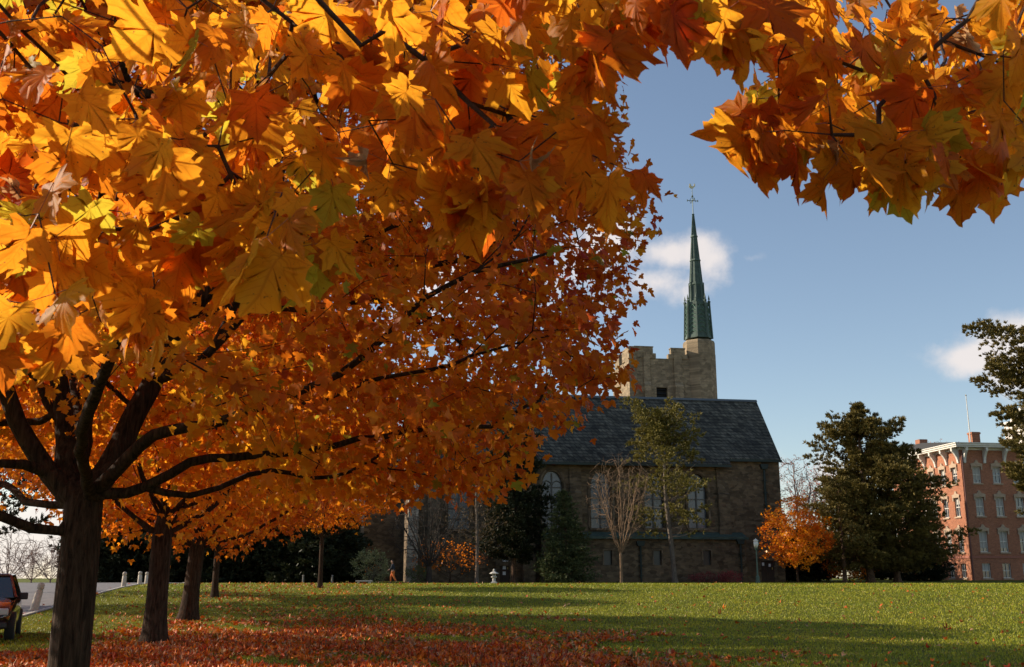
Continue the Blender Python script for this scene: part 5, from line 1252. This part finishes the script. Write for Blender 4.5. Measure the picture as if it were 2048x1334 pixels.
def bollard(g, h, tilt, label):
    b_ = empty('bollard', g, 0, label, 'bollard', 'stone bollards along the road'); b_.rotation_euler = (0, tilt, 0)
    m = MB(); m.lathe([(.17, -.1), (.155, 0), (.135, h * .72), (.11, h * .735), (.11, h * .77), (.135, h * .785), (.13, h * .93), (.09, h * .985), (.03, h)], 14); m.build('post', M_bol, b_, True)
    m = MB(); m.lathe([(.2, -.1), (.2, .02), (.17, .04)], 14); m.build('footing', M_bol, b_, True)
for px, py, h, tl, lab in ((67, 1223, 1.12, .2, 'leaning pale stone bollard left of the nearest maple trunk'), (247, 1174, .95, .02, 'stone bollard between the two nearest maple trunks, the left one'), (279, 1169, .9, 0, 'stone bollard just left of the second maple trunk'), (293, 1168, .85, 0, 'stone bollard mostly hidden by the second maple trunk')):
    p_ = on_ground(px, py); print('bollard', p_); 
    bollard(Vector((p_.x, p_.y, float(gz(p_.x, p_.y)))), h, tl, lab)
for px, Y_, lab in ((606, 82, 'low grey post in the shade of the dark evergreens, left one'), (664, 82, 'low grey post in the shade of the dark evergreens, right one')):
    g = gp(px, Y_); b_ = empty('short_post', g, 0, lab, 'post', 'low posts by the evergreens'); m = MB(); m.lathe([(.08, -.1), (.075, .5), (.04, .58)], 10); m.build('shaft', simple('post_grey', (.2, .18, .16), .9), b_); m = MB(); m.lathe([(.09, .6), (.09, .64), (.01, .68)], 10, (0, 0, -.03)); m.build('cap', simple('post_cap', (.25, .22, .2), .9), b_)

# ------------------------------------------------------------ person walking
g = gp(785, 80.5)
pr = None
def skinned(name, joints, edges, m, parent, sub=1, rootj=0):
    me = bpy.data.meshes.new(name); me.from_pydata([j[0] for j in joints], edges, []); o = link(name, me, m, parent)
    md = o.modifiers.new('skin', 'SKIN'); md.use_smooth_shade = True; sb = o.modifiers.new('sub', 'SUBSURF'); sb.levels = sub; sb.render_levels = sub
    for i, j in enumerate(joints):
        r_ = j[1]; me.skin_vertices[0].data[i].radius = (r_, r_) if not isinstance(r_, tuple) else r_
        me.skin_vertices[0].data[i].use_root = (i == rootj)
    return o
M_skin = simple('skin', (.42, .24, .16), .55); M_navy = simple('navy_jacket', (.015, .02, .035), .85); M_otr = simple('orange_trousers', (.62, .16, .03), .8, noise=.1, scale=10); M_shoe = simple('dark_shoe', (.02, .018, .018), .6); M_hair = simple('dark_hair', (.02, .013, .01), .7)
# walks towards the left (-x); y is sideways
J = [((0, 0, .95), (.13, .15)), ((.0, 0, 1.15), (.115, .14)), ((-.02, 0, 1.38), (.12, .17)), ((-.03, 0, 1.47), (.06, .07)), ((-.05, 0, 1.55), (.052, .052)), ((-.07, 0, 1.63), (.088, .075)), ((-.07, 0, 1.72), (.085, .072)),
     ((-.01, .16, 1.42), .055), ((.09, .2, 1.17), .042), ((-.02, .2, .97), .032), ((-.05, .19, .93), (.03, .022)),
     ((-.03, -.16, 1.42), .055), ((-.08, -.21, 1.17), .042), ((-.26, -.18, 1.03), .032), ((-.31, -.17, 1.01), (.03, .022)),
     ((0, .09, .88), .085), ((-.16, .1, .5), .055), ((-.16, .1, .12), .04), ((-.27, .1, .05), .035),
     ((0, -.09, .88), .085), ((.1, -.1, .5), .055), ((.3, -.1, .16), .04), ((.24, -.1, .05), .032), ((-.16, 0, 1.62), (.014, .014)), ((-.07, .085, 1.63), .014), ((-.07, -.085, 1.63), .014)]
E = [(0, 1), (1, 2), (2, 3), (3, 4), (4, 5), (5, 6), (2, 7), (7, 8), (8, 9), (9, 10), (2, 11), (11, 12), (12, 13), (13, 14), (0, 15), (15, 16), (16, 17), (17, 18), (0, 19), (19, 20), (20, 21), (21, 22), (5, 23), (5, 24), (5, 25)]
for hb, (dx_, dz_) in ((10, (-.5, -.8)), (14, (-.9, -.3))):
    hx, hy, hz = J[hb][0]
    for k in range(4):
        b_ = len(J); oy = (-.027 + .018 * k); ln_ = (.07, .08, .075, .06)[k]
        J.append(((hx + dx_ * .045, hy + oy, hz + dz_ * .045), .009)); J.append(((hx + dx_ * (.045 + ln_ * .7) - .006, hy + oy, hz + dz_ * (.045 + ln_ * .7)), .008)); E += [(hb, b_), (b_, b_ + 1)]
    b_ = len(J); J.append(((hx + dx_ * .02 - .03, hy + .03, hz + dz_ * .02), .010)); J.append(((hx + dx_ * .05 - .04, hy + .04, hz + dz_ * .05), .008)); E += [(hb, b_), (b_, b_ + 1)]
pr = empty('person', g, 0, 'person in dark top and orange trousers walking left past the chapel corner', 'person')
body = skinned('body', J, E, M_skin, pr, 2)
skinned('jacket', [((0, 0, .9), (.155, .175)), ((0, 0, 1.15), (.14, .17)), ((-.02, 0, 1.38), (.14, .19)), ((-.03, 0, 1.48), (.08, .09)), ((-.01, .18, 1.41), .07), ((.09, .21, 1.17), .06), ((-.01, .205, 1.0), .05), ((-.03, -.18, 1.41), .07), ((-.08, -.22, 1.17), .06), ((-.23, -.185, 1.045), .05)],
        [(0, 1), (1, 2), (2, 3), (2, 4), (4, 5), (5, 6), (2, 7), (7, 8), (8, 9)], M_navy, pr, 2)
skinned('trousers', [((0, 0, .96), (.14, .16)), ((0, .1, .85), .105), ((-.16, .1, .5), .08), ((-.165, .1, .14), .065), ((0, -.1, .85), .105), ((.1, -.1, .5), .08), ((.28, -.1, .19), .065)], [(0, 1), (1, 2), (2, 3), (0, 4), (4, 5), (5, 6)], M_otr, pr, 2)
for q in ([((-.12, .1, .045), .05), ((-.2, .1, .045), .05), ((-.31, .1, .04), .04)], [((.33, -.1, .12), .05), ((.27, -.1, .06), .05), ((.2, -.1, .03), .04)]): skinned('shoe', q, [(0, 1), (1, 2)], M_shoe, pr, 1)
skinned('hair', [((-.04, 0, 1.66), (.085, .085)), ((-.055, 0, 1.73), (.095, .085)), ((-.07, 0, 1.765), (.06, .06))], [(0, 1), (1, 2)], M_hair, pr, 2)
pr.scale = (1, 1, 1)

# ------------------------------------------------------------ parked car at the left edge
ctx = on_ground(30, 1272); cy_ = 26.3
cg = gp(26, cy_)
CARW = 1.86
CA = rad(22); ux, uy = math.cos(CA), math.sin(CA)
car = empty('parked_car', Vector((cg.x - ux * .98 - uy * 2.1, cy_ - uy * .98 + ux * 2.1, float(gz(cg.x - 1, cy_ + 1)) - .02)), CA, 'dark maroon estate car parked on the grass at the left edge', 'car')
M_paint = simple('dark_maroon_paint', (.035, .012, .012), .18, .3, spec=.8); M_paint.node_tree.nodes['Principled BSDF'].inputs['Coat Weight'].default_value = .8
M_glassd = simple('car_glass', (.02, .022, .025), .05, spec=1); M_tyre = simple('tyre_rubber', (.02, .02, .02), .85); M_rim = simple('alloy_rim', (.35, .35, .36), .3, .9); M_plast = simple('black_plastic', (.02, .02, .022), .5)
# body lofted across y (length), front at y=-2.2 facing the camera
def carbody():
    st = [(-2.22, .42, .74, .70), (-2.12, .36, .86, .80), (-1.75, .30, .98, .88), (-1.1, .26, 1.04, .91), (-.85, .26, 1.07, .92), (0, .25, 1.10, .93), (1.2, .26, 1.12, .93), (1.9, .30, 1.12, .91), (2.2, .38, 1.08, .86), (2.28, .5, .9, .8)]
    vs = []; fs = []; K = 16
    for (y, zb, zt_, hw) in st:
        ring = [(-hw * .86, zb), (-hw * .97, zb + .1), (-hw, zb + .32), (-hw * .985, zt_ - .2), (-hw * .93, zt_ - .07), (-hw * .8, zt_ - .01), (-hw * .4, zt_ + .02), (0, zt_ + .03)]
        ring = ring + [(-a, b) for a, b in ring[::-1][1:]] + [(0, zb - .02)]
        K = len(ring); vs += [(a, y, b) for a, b in ring]
    for i in range(len(st) - 1):
        for k in range(K): fs.append((i * K + k, (i + 1) * K + k, (i + 1) * K + (k + 1) % K, i * K + (k + 1) % K))
    fs.append(tuple(range(K))); fs.append(tuple(range((len(st) - 1) * K, len(st) * K))[::-1]); return vs, fs
m = MB(); m.add(*carbody()); bo = m.build('body', M_paint, car, True); sb = bo.modifiers.new('sub', 'SUBSURF'); sb.levels = sb.render_levels = 1
gl = [(-.92, 1.06, .82), (-.25, 1.56, .66), (.3, 1.63, .64), (1.5, 1.6, .64), (2.0, 1.5, .63), (2.2, 1.1, .8)]
m = MB(); vs = []
for (y, zt_, hw) in gl: vs += [(-.86 if zt_ < 1.2 else -.87, y, 1.05), (-hw, y, zt_), (hw, y, zt_), (.86 if zt_ < 1.2 else .87, y, 1.05)]
fs = [(0, 1, 2, 3), (20, 23, 22, 21)]
for i in range(5):
    for k in range(3): fs.append((i * 4 + k, (i + 1) * 4 + k, (i + 1) * 4 + k + 1, i * 4 + k + 1))
m.add(vs, fs); m.build('window_glass', M_glassd, car)
m = MB(); m.box(-.64, .64, -.2, 1.95, 1.55, 1.66); m.build('roof', M_paint, car, bevel=.05)
for s_ in (-1, 1):
    m = MB(); m.tube([(s_ * .88, -.95, 1.05), (s_ * .66, -.2, 1.6), (s_ * .65, 1.5, 1.62), (s_ * .8, 2.2, 1.1)], .035, 6); m.build('pillar', M_paint, car)
    m = MB(); m.prism([(-.08, 1.0), (.06, 1.0), (.07, 1.16), (-.05, 1.18)], 'x', s_ * .93, s_ * 1.14); m.box(min(s_ * .86, s_ * .94), max(s_ * .86, s_ * .94), -.03, .03, 1.03, 1.08); m.v = [(x, y - .55, z) for x, y, z in m.v]; m.build('mirror', M_plast, car, bevel=.03)
    m = MB(); m.box(s_ * .66 - .15, s_ * .66 + .15, -2.2, -2.05, .66, .82); m.build('headlight', simple('headlight_glass', (.5, .5, .5), .1, spec=1), car, bevel=.03)
    for y_ in (-1.4, 1.45):
        wl = empty('wheel', (s_ * .84, y_, .36)); wl.parent = car
        m = MB(); m.lathe([(.22, -.11), (.34, -.11), (.36, -.07), (.36, .07), (.34, .11), (.22, .11)], 28); m.v = [(z, y, x) for x, y, z in m.v]; m.build('tyre', M_tyre, wl, True)
        m = MB(); m.lathe([(.03, s_ * .09), (.1, s_ * .08), (.225, s_ * .115)], 10); m.v = [(z, y, x) for x, y, z in m.v]; m.build('rim', M_rim, wl)
m = MB(); m.box(-.45, .45, -2.235, -2.15, .62, .78); m.build('grille', M_plast, car)
m = MB(); m.box(-.8, .8, -2.26, -2.1, .34, .5); m.build('bumper', M_plast, car, bevel=.04)
